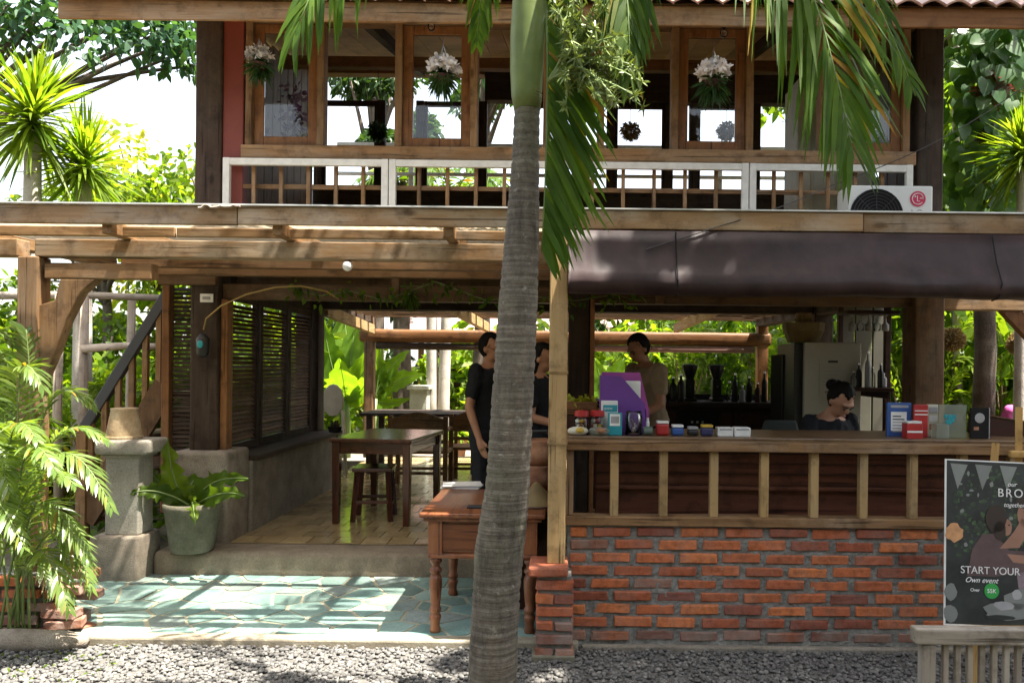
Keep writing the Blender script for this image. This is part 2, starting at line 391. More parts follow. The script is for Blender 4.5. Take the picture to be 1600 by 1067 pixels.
def frond(lv, mb, p0, p1, p2, n=34, L=.5, W=.045, ang=50, droop=.5, start=.12, r=.012, sides=(1, -1), jit=.08, plane=None, tipL=.55):
    """a feather palm leaf: a curved midrib with leaflets along both sides"""
    c = curve(p0, p1, p2, 15); mb.tube([Vector(x) for x in c], [r*(1-.8*i/14) for i in range(15)], 6)
    ts = np.linspace(start, .985, n); idx = ts*14; i0 = np.minimum(idx.astype(int), 13); fr = (idx-i0)[:, None]
    B = c[i0]*(1-fr)+c[i0+1]*fr; T = c[i0+1]-c[i0]; T /= np.linalg.norm(T, axis=1, keepdims=True)
    up = np.array(plane if plane is not None else (0, 0, 1.0)); Sd = np.cross(T, up); nl = np.linalg.norm(Sd, axis=1, keepdims=True)
    Sd = np.where(nl > 1e-3, Sd/np.maximum(nl, 1e-6), np.array([[1.0, 0, 0]]))
    Nn = np.cross(Sd, T)
    env = np.sin(np.clip((ts-start)/(1-start), 0, 1)*math.pi*.82+.32)*.9+.1
    for sg in sides:
        a = np.radians(ang)*(1-.35*ts)+RNG.normal(0, jit, n)
        D = T*np.cos(a)[:, None]+Sd*sg*np.sin(a)[:, None]+Nn*(RNG.normal(.08, jit, n))[:, None]
        ln = L*env*(1-(1-tipL)*ts)*RNG.uniform(.9, 1.08, n)
        lv.blades(B, D, np.cross(Nn, D)+Nn*RNG.normal(0, .25, n)[:, None], ln, W*RNG.uniform(.8, 1.15, n), droop*RNG.uniform(.7, 1.3, n), prof=(.3, .9, 1, .7, .04))
# ================================================================== THE GROUND
FZ, SZ = .215, .055      # floor level of the house, level of the paved slab
g = MB(); g.add([(-200, -120, 0), (200, -120, 0), (200, 280, 0), (-200, 280, 0)], [(0, 1, 2, 3)])
tag(g.build('ground', 'soil', local=True), 'bare garden soil stretching away under the plants', kind='structure')

def pebbles(n, x0, x1, y0, y1, s0, s1, z=0):
    t = (1+5**.5)/2
    iv = np.array([(-1,t,0),(1,t,0),(-1,-t,0),(1,-t,0),(0,-1,t),(0,1,t),(0,-1,-t),(0,1,-t),(t,0,-1),(t,0,1),(-t,0,-1),(-t,0,1)])/math.sqrt(1+t*t)
    it = np.array([(0,11,5),(0,5,1),(0,1,7),(0,7,10),(0,10,11),(1,5,9),(5,11,4),(11,10,2),(10,7,6),(7,1,8),(3,9,4),(3,4,2),(3,2,6),(3,6,8),(3,8,9),(4,9,5),(2,4,11),(6,2,10),(8,6,7),(9,8,1)])
    c = np.stack([RNG.uniform(x0, x1, n), RNG.uniform(y0, y1, n), np.full(n, z)+RNG.uniform(0, .018, n)], 1)
    s = RNG.uniform(s0, s1, (n, 1, 1))*np.stack([RNG.uniform(.7, 1.3, n), RNG.uniform(.7, 1.3, n), RNG.uniform(.5, .9, n)], 1)[:, None, :]
    a = RNG.uniform(0, 6.28, n); ca, sa = np.cos(a), np.sin(a)
    v = iv[None]*s*(1+RNG.uniform(-.22, .22, (n, 12, 1)))
    x = v[..., 0]*ca[:, None]-v[..., 1]*sa[:, None]; y = v[..., 0]*sa[:, None]+v[..., 1]*ca[:, None]
    v = np.stack([x, y, v[..., 2]], -1)+c[:, None, :]
    return np_mesh('gravel', v.reshape(-1, 3), (it[None]+(np.arange(n)*12)[:, None, None]).reshape(-1, 3))
def gravelmat():
    m = bpy.data.materials.new('gravel'); t, N, L, bs = nodes_of(m); ge = N.new('ShaderNodeNewGeometry')
    col = ramp(t, ge.outputs['Random Per Island'], [(0, (.08, .077, .073)), (.5, (.125, .12, .112)), (.85, (.16, .152, .14)), (1, (.22, .21, .19))])
    f = noise_tex(t, obj_vec(t), 90, 3); col = mixcol(t, col, ramp(t, f, [(.3, (.6, .6, .6)), (.6, (1, 1, 1))]), .6, 'MULTIPLY')
    L.new(col, bs.inputs['Base Color']); bs.inputs['Roughness'].default_value = .85; MATS['gravel'] = m; return m
gm = pebbles(34000, -4.2, 3.6, 2.6, 4.33, .008, .0165); gm.materials.append(gravelmat())
tag(link('gravel', gm), 'loose grey gravel strip in front of the paved slab and brick wall', kind='stuff')
gb = MB(); gb.box(-4.2, 3.6, 2.6, 4.33, -.05, .004)
tag(gb.build('gravel_bed', rough_stone('gravel_fines', (.06, .058, .05), (.10, .095, .085), (.16, .15, .14), 20), local=True), 'dark fines under the gravel', kind='structure')

# ---- paved slab of teal crazy paving
def clip(poly, p, n):
    out = []
    for i in range(len(poly)):
        a, b = poly[i], poly[(i+1) % len(poly)]; da = (a[0]-p[0])*n[0]+(a[1]-p[1])*n[1]; db = (b[0]-p[0])*n[0]+(b[1]-p[1])*n[1]
        if da <= 0: out.append(a)
        if da*db < 0: k = da/(da-db); out.append((a[0]+(b[0]-a[0])*k, a[1]+(b[1]-a[1])*k))
    return out
def voronoi(pts, rect, gap):
    x0, x1, y0, y1 = rect; cells = []
    for i, p in enumerate(pts):
        poly = [(x0, y0), (x1, y0), (x1, y1), (x0, y1)]
        for j in sorted(range(len(pts)), key=lambda j: (pts[j][0]-p[0])**2+(pts[j][1]-p[1])**2)[1:22]:
            q = pts[j]; dx, dy = q[0]-p[0], q[1]-p[1]; l = math.hypot(dx, dy); g_ = gap*random.uniform(.5, 1.3)
            poly = clip(poly, ((p[0]+q[0])/2-dx/l*g_/2, (p[1]+q[1])/2-dy/l*g_/2), (dx/l, dy/l))
            if len(poly) < 3: break
        if len(poly) >= 3: cells.append(poly)
    return cells
SX0, SX1, SY0, SY1 = -3.45, .10, 4.28, 5.53
m = MB(); m.box(SX0, SX1, SY0, SY1, -.05, .049)
slab = m.build('patio_slab', 'grout_cream', bevel=.006, at=(-1.5, 4.9, 0)); tag(slab, 'low slab of teal crazy paving with pale joints', kind='structure')
m = MB(); m.box(SX0, SX1, SY0-.012, SY0+.075, -.05, .054); m.build('slab_edge', 'edge_stone', slab, bevel=.012)
pts = []
while len(pts) < 92:
    q = (random.uniform(SX0, SX1), random.uniform(SY0+.08, SY1))
    if all(math.hypot(q[0]-a[0], (q[1]-a[1])) > .155 for a in pts): pts.append(q)
    elif random.random() < .002: pts.append(q)
for cell in voronoi(pts, (SX0+.02, SX1, SY0+.082, SY1-.004), .02):
    cx = sum(p[0] for p in cell)/len(cell); cy = sum(p[1] for p in cell)/len(cell)
    rp = []
    for i, p in enumerate(cell):      # chipped outline
        q = cell[(i+1) % len(cell)]; k = random.uniform(.3, .7)
        rp.append((cx+(p[0]-cx)*.965, cy+(p[1]-cy)*.965)); j = random.uniform(.955, 1.0)
        mx, my = p[0]+(q[0]-p[0])*k, p[1]+(q[1]-p[1])*k; rp.append((cx+(mx-cx)*j, cy+(my-cy)*j))
    tilt = (random.uniform(-.006, .006), random.uniform(-.006, .006)); h = random.uniform(.003, .007)
    sb = MB(); sb.prism(rp, lambda p: (p[0]-cx, p[1]-cy, -.01), lambda p: (p[0]-cx, p[1]-cy, h+(p[0]-cx)*tilt[0]+(p[1]-cy)*tilt[1]))
    me = sb.mesh('stone'); me.materials.append(MATS[random.choice(['teal_stone', 'teal_stone', 'teal_stone_grey', 'teal_stone_deep'])]); link('stone', me, slab, (cx+1.5, cy-4.9, .049))

# ---- step and tiled floor
m = MB(); m.box(-2.95, .12, 5.53, 5.84, -.02, FZ)
step = m.build('stone_step', 'concrete_brown', bevel=.045, seg=4, at=(-1.4, 5.7, 0)); tag(step, 'rounded concrete step up to the tiled floor', kind='structure')
m = MB(); m.box(-2.75, 3.05, 5.84, 11.4, -.02, FZ-.006)
floor = m.build('tile_floor', rough_stone('floor_joint', (.10, .075, .045), (.15, .115, .07), (.19, .15, .10), 6), at=(0, 8, 0)); tag(floor, 'glossy tan tiled floor inside the open room', kind='structure')
TS = .205; tm = MB(); tm.box(-TS/2+.004, TS/2-.004, -TS/2+.004, TS/2-.004, -.01, .006)
tme = tm.mesh('tile'); tme.materials.append(MATS['floor_tile']); n = 0
far = MB()
for j in range(26):
    for i in range(15):
        x = -2.66+i*TS+(j % 2)*TS/2; y = 5.95+j*TS
        if x > .35: continue
        if n < 290: o = link('tile', tme, floor, (x, y-8, FZ-.004)); o.rotation_euler = (random.uniform(-.006, .006), random.uniform(-.006, .006), 0); n += 1
        else: far.box(x-.098, x+.098, y-.098, y+.098, FZ-.01, FZ+.002)
o = far.build('tile_field', 'floor_tile', floor); o['kind'] = 'stuff'
m = MB(); m.box(-.02, 3.0, 4.62, 5.84, -.02, .10)
tag(m.build('bar_floor', 'concrete'), 'concrete floor behind the counter', kind='structure')
m = MB(); m.box(-6.5, 6.5, 11.4, 13.6, -.02, .12); tag(m.build('garden_path', 'concrete'), 'sunlit concrete path behind the room', kind='structure')

# ================================================================== BRICKWORK
BL, BH, BD, SXB, SZB = .213, .052, .10, .246, .0725
def brickmesh(l, h, d, seed):
    r = random.Random(seed); b = MB(); b.box(-l/2, l/2, -d/2, d/2, -h/2, h/2)
    me = b.mesh('brick'); 
    import bmesh
    bm = bmesh.new(); bm.from_mesh(me); bmesh.ops.bevel(bm, geom=bm.edges[:], offset=.006, segments=1, affect='EDGES')
    for v in bm.verts: v.co += Vector((r.uniform(-.004, .004), r.uniform(-.003, .003), r.uniform(-.003, .003)))
    bm.to_mesh(me); bm.free(); me.materials.append(None); return me
def bricks(parent, x0, x1, yf, z0, rows, off=.5, dusty=1, l=BL, sx=SXB, sz=SZB, h=BH, d=BD, rot=0, kinds=5):
    full = [brickmesh(l, h, d, s) for s in range(kinds)]; half = [brickmesh(l*.47, h, d, s+50) for s in range(kinds)]
    pl = rootloc(parent)
    for r_ in range(rows):
        z = z0+sz*(r_+.5); x = x0+(0 if r_ % 2 else -sx*off)
        while x < x1-.02:
            a, b = max(x, x0), min(x+l, x1); w = b-a
            if w > .05:
                me = (full if w > l*.75 else half)[random.randrange(kinds)]; base = l if w > l*.75 else l*.47
                o = link('brick', me, parent, Vector(((a+b)/2, yf+d/2-random.uniform(.002, .012), z+random.uniform(-.004, .004)))-pl)
                o.scale = (w/base, 1, random.uniform(.92, 1.05)); o.rotation_euler = (0, random.uniform(-.015, .015), random.uniform(-.02, .02)+rot)
                o.material_slots[0].link = 'OBJECT'; o.material_slots[0].material = MATS['brick_dusty' if (r_ < dusty or random.random() < .06) else 'brick']
            x += sx+random.uniform(-.006, .006)
BY = 4.31
wall = thing('brick_wall', 'long low wall of red bricks with grey mortar under the bar counter', 'wall', (1.5, BY, 0))
m = MB(); m.box(.035, 3.3, BY+.02, BY+.20, -.05, .695); nx_, nz_ = 330, 74; vs_ = []
for j in range(nz_+1):
    for i in range(nx_+1):
        x_, z_ = .035+3.265*i/nx_, -.03+.725*j/nz_; q_ = Vector((x_, 0, z_)); vs_.append((x_, BY+.005-.008*mnoise.noise(q_*6)-.007*mnoise.noise(q_*23)-.005*mnoise.noise(q_*60), z_))
m.add(vs_, [(j*(nx_+1)+i, j*(nx_+1)+i+1, (j+1)*(nx_+1)+i+1, (j+1)*(nx_+1)+i) for j in range(nz_) for i in range(nx_)])
m.build('mortar', 'mortar', wall, smooth=False)
bricks(wall, .05, 3.28, BY, .045, 9, dusty=1)
m = MB(); m.box(.12, 3.3, BY-.035, BY+.006, -.03, .034); m.build('footing', 'concrete', wall, bevel=.01)
pier = thing('brick_pier', 'small square brick pier carrying the slim wooden post', 'pier', (-.08, 4.2, 0))
px0, px1 = P(837, 950, 4.12).x, P(896, 950, 4.12).x
m = MB(); m.box(px0+.012, px1-.012, 4.135, 4.33, -.03, .455); m.build('mortar', 'mortar', pier)
bricks(pier, px0, px1, 4.12, .01, 6, dusty=2, l=.2, sx=.21, off=.5, d=.09, kinds=3)
m = MB(); m.box(px0-.03, px1-.02, 4.09, 4.34, .46, .515); cb = m.build('cap_brick', 'brick', pier, bevel=.012); cb.rotation_euler = (0, R(-1.2), 0)
m = MB(); m.box(px0-.02, px1+.01, 4.10, 4.36, -.03, .04); m.build('footing', 'mossy_pot', pier, bevel=.01)
bp = thing('brick_planter', 'broken low brick planter wall overgrown by palm fronds', 'planter', (-3.1, 4.4, 0))
m = MB(); m.box(-3.9, -2.9, 4.37, 4.53, -.03, .37); m.build('mortar', 'mortar', bp)
bricks(bp, -3.9, -2.86, 4.34, .01, 5, dusty=2, off=.4, kinds=4)
for k in range(9):
    me = brickmesh(.19, .05, .095, 90+k); o = link('brick', me, bp, Vector((-2.84+random.uniform(-.03, .04), 4.36+random.uniform(0, .2), .04+.058*(k % 6)))-rootloc(bp)); o.rotation_euler = (0, random.uniform(-.05, .05), random.uniform(-.5, .5))
    o.material_slots[0].link = 'OBJECT'; o.material_slots[0].material = MATS['brick_dusty']
m = MB(); m.tube([(-3.1, 4.22, .05), (-2.95, 4.2, .055), (-2.72, 4.21, .05), (-2.6, 4.23, .045)], [.06, .066, .06, .03], 8); m.build('kerb_stone', 'carved_stone', bp, smooth=True)

# ================================================================== THE HOUSE
house = thing('timber_house', 'two storey open timber house with red upper corner and tiled eave', 'house', (0, 6, 0))
HX0, HX1, HY0, HY1 = -2.87, 2.92, 6.0, 11.1
def part(name, mat, parent, *boxes, bevel=.006, smooth=False, seg=2):
    b = MB()
    wd_ = isinstance(mat, str) and mat[:2] == 'w:'
    for q in boxes: (b.timber if wd_ else b.box)(*q)
    return b.build(name, mat, parent, bevel=bevel, smooth=smooth, seg=seg)
# posts
def oldpost(x0, x1, y0, y1, z0, z1, mat='w:dark'):
    return part('post', mat, house, (x0, x1, y0, y1, z0, z1), bevel=.015, seg=3)
oldpost(-2.87, -2.655, 5.9, 6.12, .9, 2.28); oldpost(2.70, 2.93, 5.9, 6.13, .1, 2.28, 'w:teak')
oldpost(-2.865, -2.66, 5.93, 6.13, 2.28, 4.3); oldpost(2.72, 2.92, 5.93, 6.13, 2.28, 4.3)
oldpost(.04, .205, 5.93, 6.1, .1, 2.28); part('post_board', 'w:warm', house, (.206, .24, 5.92, 6.05, .1, 2.1))
oldpost(-2.93, -2.68, 8.4, 8.62, FZ, 2.3); oldpost(2.75, 2.95, 8.4, 8.6, FZ, 2.3)
oldpost(-2.87, -2.73, 11.05, 11.2, FZ, 2.3, 'w:teak'); oldpost(2.80, 2.95, 11.05, 11.2, FZ, 2.3, 'w:warm'); oldpost(-.05, .1, 11.05, 11.2, FZ, 2.3, 'w:dark')
part('post_base', 'carved_stone', house, (-2.96, -2.52, 5.78, 6.2, .02, .905), bevel=.03, seg=3)
# low wall along the left side
part('side_wall', 'concrete', house, (-2.9, -2.5, 6.2, 8.62, .02, .79), bevel=.015)
part('bench_board', 'w:dark', house, (-2.92, -2.46, 6.22, 8.6, .792, .83))
# beams
part('beam', 'w:teak', house, (-2.65, 2.70, 5.96, 6.08, 2.07, 2.19)); part('beam', 'w:dark', house, (-2.95, 3.0, 5.9, 6.1, 2.29, 2.43))
part('beam', 'w:dark', house, (-2.9, 2.95, 8.45, 8.6, 2.17, 2.31))
part('beam', 'w:warm', house, (-2.95, 3.0, 11.04, 11.22, 1.88, 2.07), bevel=.05, seg=4); part('beam', 'w:dark', house, (-2.95, 3.0, 11.06, 11.2, 2.30, 2.42))
part('beam', 'w:dark', house, (-2.9, -2.74, 6.13, 11.05, 2.16, 2.30)); part('beam', 'w:dark', house, (2.76, 2.92, 6.13, 11.05, 2.16, 2.30))
for xx in (-1.31, .74): part('blocking', 'w:teak', house, (xx-.035, xx+.035, 5.94, 5.958, 2.07, 2.29))
y = 6.45
while y < 11:
    part('joist', 'w:teak', house, (-2.74, 2.76, y-.035, y+.035, 2.235, 2.345)); y += .41
part('upper_floor', 'w:teak', house, (-2.95, 3.0, 5.92, 8.75, 2.432, 2.47))
# braces under the back corners (pale)
for a, b in ((P(508, 485, 8.7), P(583, 515, 11)), (P(692, 474, 8.7), P(762, 512, 11)), (P(1132, 477, 8.7), P(1056, 513, 11))):
    b_ = MB(); b_.bar(a, b, .07, .13); b_.build('brace', 'w:pale', house, bevel=.006)
# louvred side panels
slat = MB(); slat.bar((0, -.33, 0), (0, .33, 0), .034, .007, up=(.8, 0, .6)); slm = slat.mesh('slat'); slm.materials.append(wood('teak', 'y'))
for k, (ya, yb) in enumerate(((6.22, 6.9), (6.94, 7.62), (7.66, 8.34))):
    f = MB()
    for q in ((ya, ya+.05), (yb-.05, yb)): f.box(-2.78, -2.73, q[0], q[1], .84, 2.15)
    for z in (.84, 2.09): f.box(-2.778, -2.732, ya+.05, yb-.05, z, z+.06)
    fr = f.build('louver_panel', 'w:dark', house, bevel=.003); z = .93
    while z < 2.08:
        o = link('slat', slm, fr, Vector((-2.755, (ya+yb)/2, z))-rootloc(fr)); o.scale.y = .86; o.rotation_euler.y = random.uniform(-.2, .2); z += .036
slat2 = MB(); slat2.bar((-.085, 0, 0), (.085, 0, 0), .03, .008, up=(0, -.8, .6)); sm2 = slat2.mesh('slat'); sm2.materials.append(wood('dark', 'x'))
fr = part('louver_panel', 'w:warm', house, (-3.14, -3.08, 6.0, 6.08, .4, 2.2)); z = .45
while z < 2.18:
    o = link('slat', sm2, fr, Vector((-2.985, 6.05, z))-rootloc(fr)); o.rotation_euler.x = random.uniform(-.15, .15); z += .034
part('door_jamb', 'w:warm', house, (-2.652, -2.60, 5.94, 6.05, .906, 2.069))
part('corner_brace', 'w:teak', house, (-3.1, -2.66, 5.86, 5.93, 2.17, 2.28))
# --- upper storey
part('corner_board', 'paint_red', house, (-2.657, -2.50, 5.95, 6.05, 2.46, 4.3))
part('sill_beam', 'w:aged', house, (-2.51, 2.71, 5.93, 6.08, 3.16, 3.265))
part('head_beam', 'w:teak', house, (-2.5, 2.71, 5.96, 6.06, 4.22, 4.34))
ex = [-2.62, -1.35, -.03, 1.405, 2.66]
for a, b in zip(ex[:-1], ex[1:]):
    w = .055; rp_ = part('railing_panel', 'paint_white', house, (a+.004, a+w, 5.86, 5.90, 2.5, 3.145), (b-w, b-.004, 5.86, 5.90, 2.5, 3.145), (a+w, b-w, 5.862, 5.898, 3.09, 3.143), (a+w, b-w, 5.862, 5.898, 2.5, 2.62), bevel=.004)
    n_ = 6
    for i in range(1, n_): part('bar', 'w:aged', rp_, (a+(b-a)*i/n_-.014, a+(b-a)*i/n_+.014, 5.93, 5.955, 2.6, 3.155), bevel=.002)
    part('bar', 'w:aged', rp_, (a+.02, b-.02, 5.957, 5.975, 2.93, 2.965), bevel=.002)
mull = [-2.46, -1.905, -1.30, -.715, -.15, .27, .845, 1.425, 2.0, 2.64]
for x in mull: part('mullion', 'w:aged', house, (x-.028, x+.028, 5.95, 6.05, 3.266, 4.22), bevel=.004)
def sash(x0, x1, mat='w:warm', y=5.985):
    f = part('sash', mat, house, (x0, x0+.075, y, y+.035, 3.268, 4.218), (x1-.075, x1, y, y+.035, 3.268, 4.218), (x0+.075, x1-.075, y+.002, y+.033, 3.268, 3.345), (x0+.075, x1-.075, y+.002, y+.033, 4.15, 4.218), bevel=.004)
    part('pane', 'glass', f, (x0+.076, x1-.076, y+.015, y+.019, 3.346, 4.149), bevel=0)
sash(-2.43, -1.935); sash(-1.27, -.745); sash(.875, 1.395); sash(2.03, 2.61)
# back wall of the upper room
part('back_sill', 'w:dark', house, (-2.8, 2.85, 8.5, 8.6, 2.47, 3.5)); part('back_head', 'w:dark', house, (-.9, 2.9, 8.48, 8.62, 4.5, 4.86)); part('back_head', 'w:warm', house, (-2.85, -.905, 8.48, 8.62, 4.78, 4.87))
bx = [-2.75, -2.05, -1.62, -.92, -.52, .18, .5, 1.15, 1.42, 2.12, 2.75]
for x in bx: part('mullion', 'w:dark', house, (x-.045, x+.045, 8.52, 8.6, 3.5, 4.5))
for x0, x1 in zip(bx[::2], bx[1::2]):
    f = part('sash', 'w:dark', house, (x0+.046, x0+.08, 8.54, 8.58, 3.5, 4.5), (x1-.08, x1-.046, 8.54, 8.58, 3.5, 4.5), (x0+.081, x1-.081, 8.542, 8.578, 4.44, 4.499), bevel=.003)
for z in (3.9, 4.26): part('outer_rail', 'paint_white', house, (-2.8, 2.85, 9.4, 9.44, z-.02, z+.02))
for x in (-1.9, 0, 1.9): part('outer_post', 'paint_white', house, (x-.03, x+.03, 9.44, 9.5, 2.47, 4.3))
# side walls of the upper room, boards with an opening
for sx_, x in ((-1, -2.8), (1, 2.83)):
    for k in range(12):
        y0 = 6.14+k*.195
        if sx_ > 0 and 4 <= k <= 8: part('board', 'w:teak', house, (x-.012, x+.012, y0, y0+.188, 2.472, 3.3)); part('board', 'w:teak', house, (x-.012, x+.012, y0, y0+.188, 4.25, 4.6))
        else: part('board', 'w:teak', house, (x-.012, x+.012, y0, y0+.188, 2.472, 4.235+(y0-5.6)*.21))
# ceiling boards of the upper room, sloping up to the back
for k in range(30):
    x = -2.9+k*.195; b_ = MB(); b_.add([(x, 5.6, 4.24), (x+.19, 5.6, 4.24), (x+.19, 8.6, 4.87), (x, 8.6, 4.87), (x, 5.6, 4.26), (x+.19, 5.6, 4.26), (x+.19, 8.6, 4.89), (x, 8.6, 4.89)], [(3,2,1,0),(4,5,6,7),(0,1,5,4),(1,2,6,5),(2,3,7,6),(3,0,4,7)])
    b_.build('ceiling_board', 'ceiling_board', house)
for x in (-1.6, -.4, .5, 1.75): b_ = MB(); b_.bar((x, 6.1, 4.30), (x, 8.5, 4.80), .07, .09); b_.build('rafter', 'w:dark', house)
part('inner_beam', 'w:warm', house, (-2.7, 2.75, 7.2, 7.3, 4.36, 4.46))
# a cream cupboard standing inside the right-hand window
wd = thing('cream_cupboard', 'tall cream cupboard with slanted top behind the right upstairs window', 'cupboard', (2.2, 6.7, 2.47))
b_ = MB(); b_.prism([(1.98, 2.472), (2.62, 2.472), (2.62, 4.22), (2.2, 4.22), (1.98, 4.05)], lambda p: (p[0], 6.55, p[1]), lambda p: (p[0], 6.95, p[1])); b_.build('cabinet', 'paint_cream', wd, bevel=.01)
part('door_batten', 'paint_cream', wd, (2.09, 2.11, 6.53, 6.549, 2.5, 4.0)); part('door_batten', 'paint_cream', wd, (2.3, 2.32, 6.53, 6.549, 2.5, 4.1))
# --- roof
EY, EZ, SL = 5.16, 3.98, R(36)
def roofpt(x, s, h=0): return Vector((x, EY+s*math.cos(SL)-h*math.sin(SL), EZ+.05+s*math.sin(SL)+h*math.cos(SL)))
RX0, RX1 = -3.42, 4.0
b_ = MB(); b_.add([roofpt(RX0, .02, -.03), roofpt(RX1, .02, -.03), roofpt(RX1, 4.2, -.03), roofpt(RX0, 4.2, -.03), roofpt(RX0, .02, -.01), roofpt(RX1, .02, -.01), roofpt(RX1, 4.2, -.01), roofpt(RX0, 4.2, -.01)], [(3,2,1,0),(4,5,6,7),(0,1,5,4),(1,2,6,5),(2,3,7,6),(3,0,4,7)])
roof = b_.build('roof', 'w:teak', house)
part('fascia', 'w:aged', roof, (RX0, -.3, EY-.005, EY+.022, EZ-.10, EZ+.03)); part('fascia', 'w:aged', roof, (-.297, 1.9, EY-.003, EY+.024, EZ-.102, EZ+.028)); part('fascia', 'w:warm', roof, (1.903, RX1, EY-.006, EY+.021, EZ-.098, EZ+.03))
x = RX0+.2
while x < RX1:
    b_ = MB(); b_.bar((x, EY+.03, EZ-.02), (x, 6.4, EZ-.02+1.24*math.tan(SL)), .05, .07); b_.build('rafter', 'w:teak', roof); x += .62
tw, tl = .165, .30; tv = []; tf = []; NP = 7
for j, (sy, hh) in enumerate(((-.02, .022), (tl+.03, 0.002))):
    for thk in (0, -.014):
        for i in range(NP):
            u = i/(NP-1); hgt = .034*math.sin(u*math.pi*1.0)**1.0 if u < .55 else .034*math.sin(u*math.pi)-.006
            tv.append((u*tw*1.06-.005, sy, hh+hgt+thk))
for i in range(NP-1):
    a = i; tf += [(a, a+1, 2*NP+a+1, 2*NP+a), (NP+a+1, NP+a, 3*NP+a, 3*NP+a+1), (a+1, a, NP+a, NP+a+1), (2*NP+a, 2*NP+a+1, 3*NP+a+1, 3*NP+a)]
tf += [(0, 2*NP, 3*NP, NP), (NP-1, 2*NP-1, 4*NP-1, 3*NP-1)]
rt = bpy.data.meshes.new('roof_tile'); rt.from_pydata(tv, [], tf); rt.update(); rt.materials.append(MATS['roof_tile'])
rest = MB(); nt_ = int((RX1-RX0)/tw); cnt = 0
for row in range(14):
    for i in range(nt_):
        p = roofpt(RX0+i*tw, row*tl-.05)
        if row < 6:
            o = link('roof_tile', rt, roof, p-rootloc(roof)); o.rotation_euler = (SL+random.uniform(-.012, .012), 0, random.uniform(-.012, .012)); cnt += 1
        else:
            Mx = Matrix.Translation(p) @ Matrix.Rotation(SL, 4, 'X'); rest.add([Mx @ Vector(v) for v in tv], tf)
o = rest.build('roof_tile_field', 'roof_tile', roof); o['kind'] = 'stuff'
b_ = MB(); b_.add([(RX0, 8.56, 6.46), (RX1, 8.56, 6.46), (RX1, 9.5, 5.79), (RX0, 9.5, 5.79), (RX0, 8.56, 6.5), (RX1, 8.56, 6.5), (RX1, 9.5, 5.83), (RX0, 9.5, 5.83)], [(3,2,1,0),(4,5,6,7),(0,1,5,4),(1,2,6,5),(2,3,7,6),(3,0,4,7)])
b_.build('back_slope', 'roof_tile', roof)

# ================================================================== VERANDA ROOF (pergola in front)
per = thing('veranda_roof', 'flat veranda roof with weathered fascia over the paved slab and counter', 'roof', (0, 4.4, 0))
for x0, x1, dy_, k in ((-4.6, -1.79, 0, 'w:fascia'), (-1.787, -.02, .003, 'w:fascia'), (-.017, 1.628, -.002, 'w:fascia'), (1.631, 3.6, .004, 'w:fascia')):
    part('fascia', k, per, (x0, x1, 4.19+dy_, 4.222+dy_, 2.335+random.uniform(-.006, .006), 2.438), bevel=.005)
part('flashing', plain('flashing', (.62, .62, .6), .45, .3), per, (-4.6, 3.6, 4.175, 4.26, 2.441, 2.449), bevel=0)
part('beam', 'w:fascia', per, (-3.05, -.05, 4.42, 4.53, 2.185, 2.285)); part('beam', 'w:warm', per, (-.05, 3.6, 4.42, 4.53, 2.185, 2.285)); part('beam', 'w:fascia', per, (-4.6, -3.15, 4.42, 4.53, 2.185, 2.285))
x = -4.4
while x < 3.6:
    part('rafter', 'w:aged', per, (x-.028, x+.028, 4.225, 5.9, 2.287, 2.36)); x += .94
for xa, xb in ((-4.6, -2.2), (-2.19, -.05), (-.04, 3.6)): part('inner_board', 'w:fascia', per, (xa, xb, 4.33, 4.356, 2.289, 2.343+random.uniform(-.006, .008)))
for y in (5.62,): part('purlin', 'w:aged', per, (-4.6, 3.6, y-.025, y+.025, 2.362, 2.41))
for y in (5.05, 5.5): part('purlin', 'w:teak', per, (-2.9, 2.9, y-.03, y+.03, 2.2, 2.285))
# clear corrugated sheets on the left and far right, timber decking between
def corr(x0, x1, name, mat):
    n = int((x1-x0)/.02); vs = []; 
    for i in range(n+1):
        x = x0+(x1-x0)*i/n; z = 2.428+.008*math.sin(x*2*math.pi/.076)
        vs += [(x, 4.245, z), (x, 5.93, z+.03)]
    b = MB(); b.add(vs, [(2*i, 2*i+2, 2*i+3, 2*i+1) for i in range(n)]); return b.build(name, mat, per, smooth=True)
corr(-4.6, -.13, 'clear_sheet', 'polycarbonate'); corr(2.95, 3.7, 'clear_sheet', 'polycarbonate')
for k in range(16): part('deck_board', 'w:teak', per, (-.13+k*.193, -.13+k*.193+.188, 4.262, 5.9, 2.412, 2.437), bevel=.002)
# posts
pp = part('post', 'w:pale', per, (P(858, 600, 4.2).x, P(886, 600, 4.2).x, 4.16, 4.26, .515, 2.30), bevel=.006)
for z in (1.16, 1.545): part('joint_band', 'w:pale', pp, (P(857, 600, 4.2).x-.002, P(887, 600, 4.2).x+.002, 4.156, 4.264, z, z+.012), bevel=0)
part('post', 'w:aged', per, (P(36, 600, 4.47).x, P(68, 600, 4.47).x, 4.41, 4.53, 0, 2.183), bevel=.008)
part('side_arm', 'w:aged', per, (-3.0, -2.38, 4.43, 4.51, 2.06, 2.15), bevel=.006)
b_ = MB(); kb = [P(a_, c_, 4.47) for a_, c_ in ((66, 610), (66, 478), (92, 470), (101, 437), (156, 437), (132, 458), (110, 500), (93, 548))]
b_.prism([(p.x, p.z) for p in kb][::-1], lambda p: (p[0], 4.43, p[1]), lambda p: (p[0], 4.51, p[1])); b_.build('knee_brace', 'w:aged', per, bevel=.006)
part('post', 'w:aged', per, (3.9, 4.02, 6.1, 6.22, 0, 2.28)); b_ = MB(); b_.bar((3.9, 6.16, 1.72), (3.52, 6.16, 2.12), .07, .12); b_.build('knee_brace', 'w:warm', per)
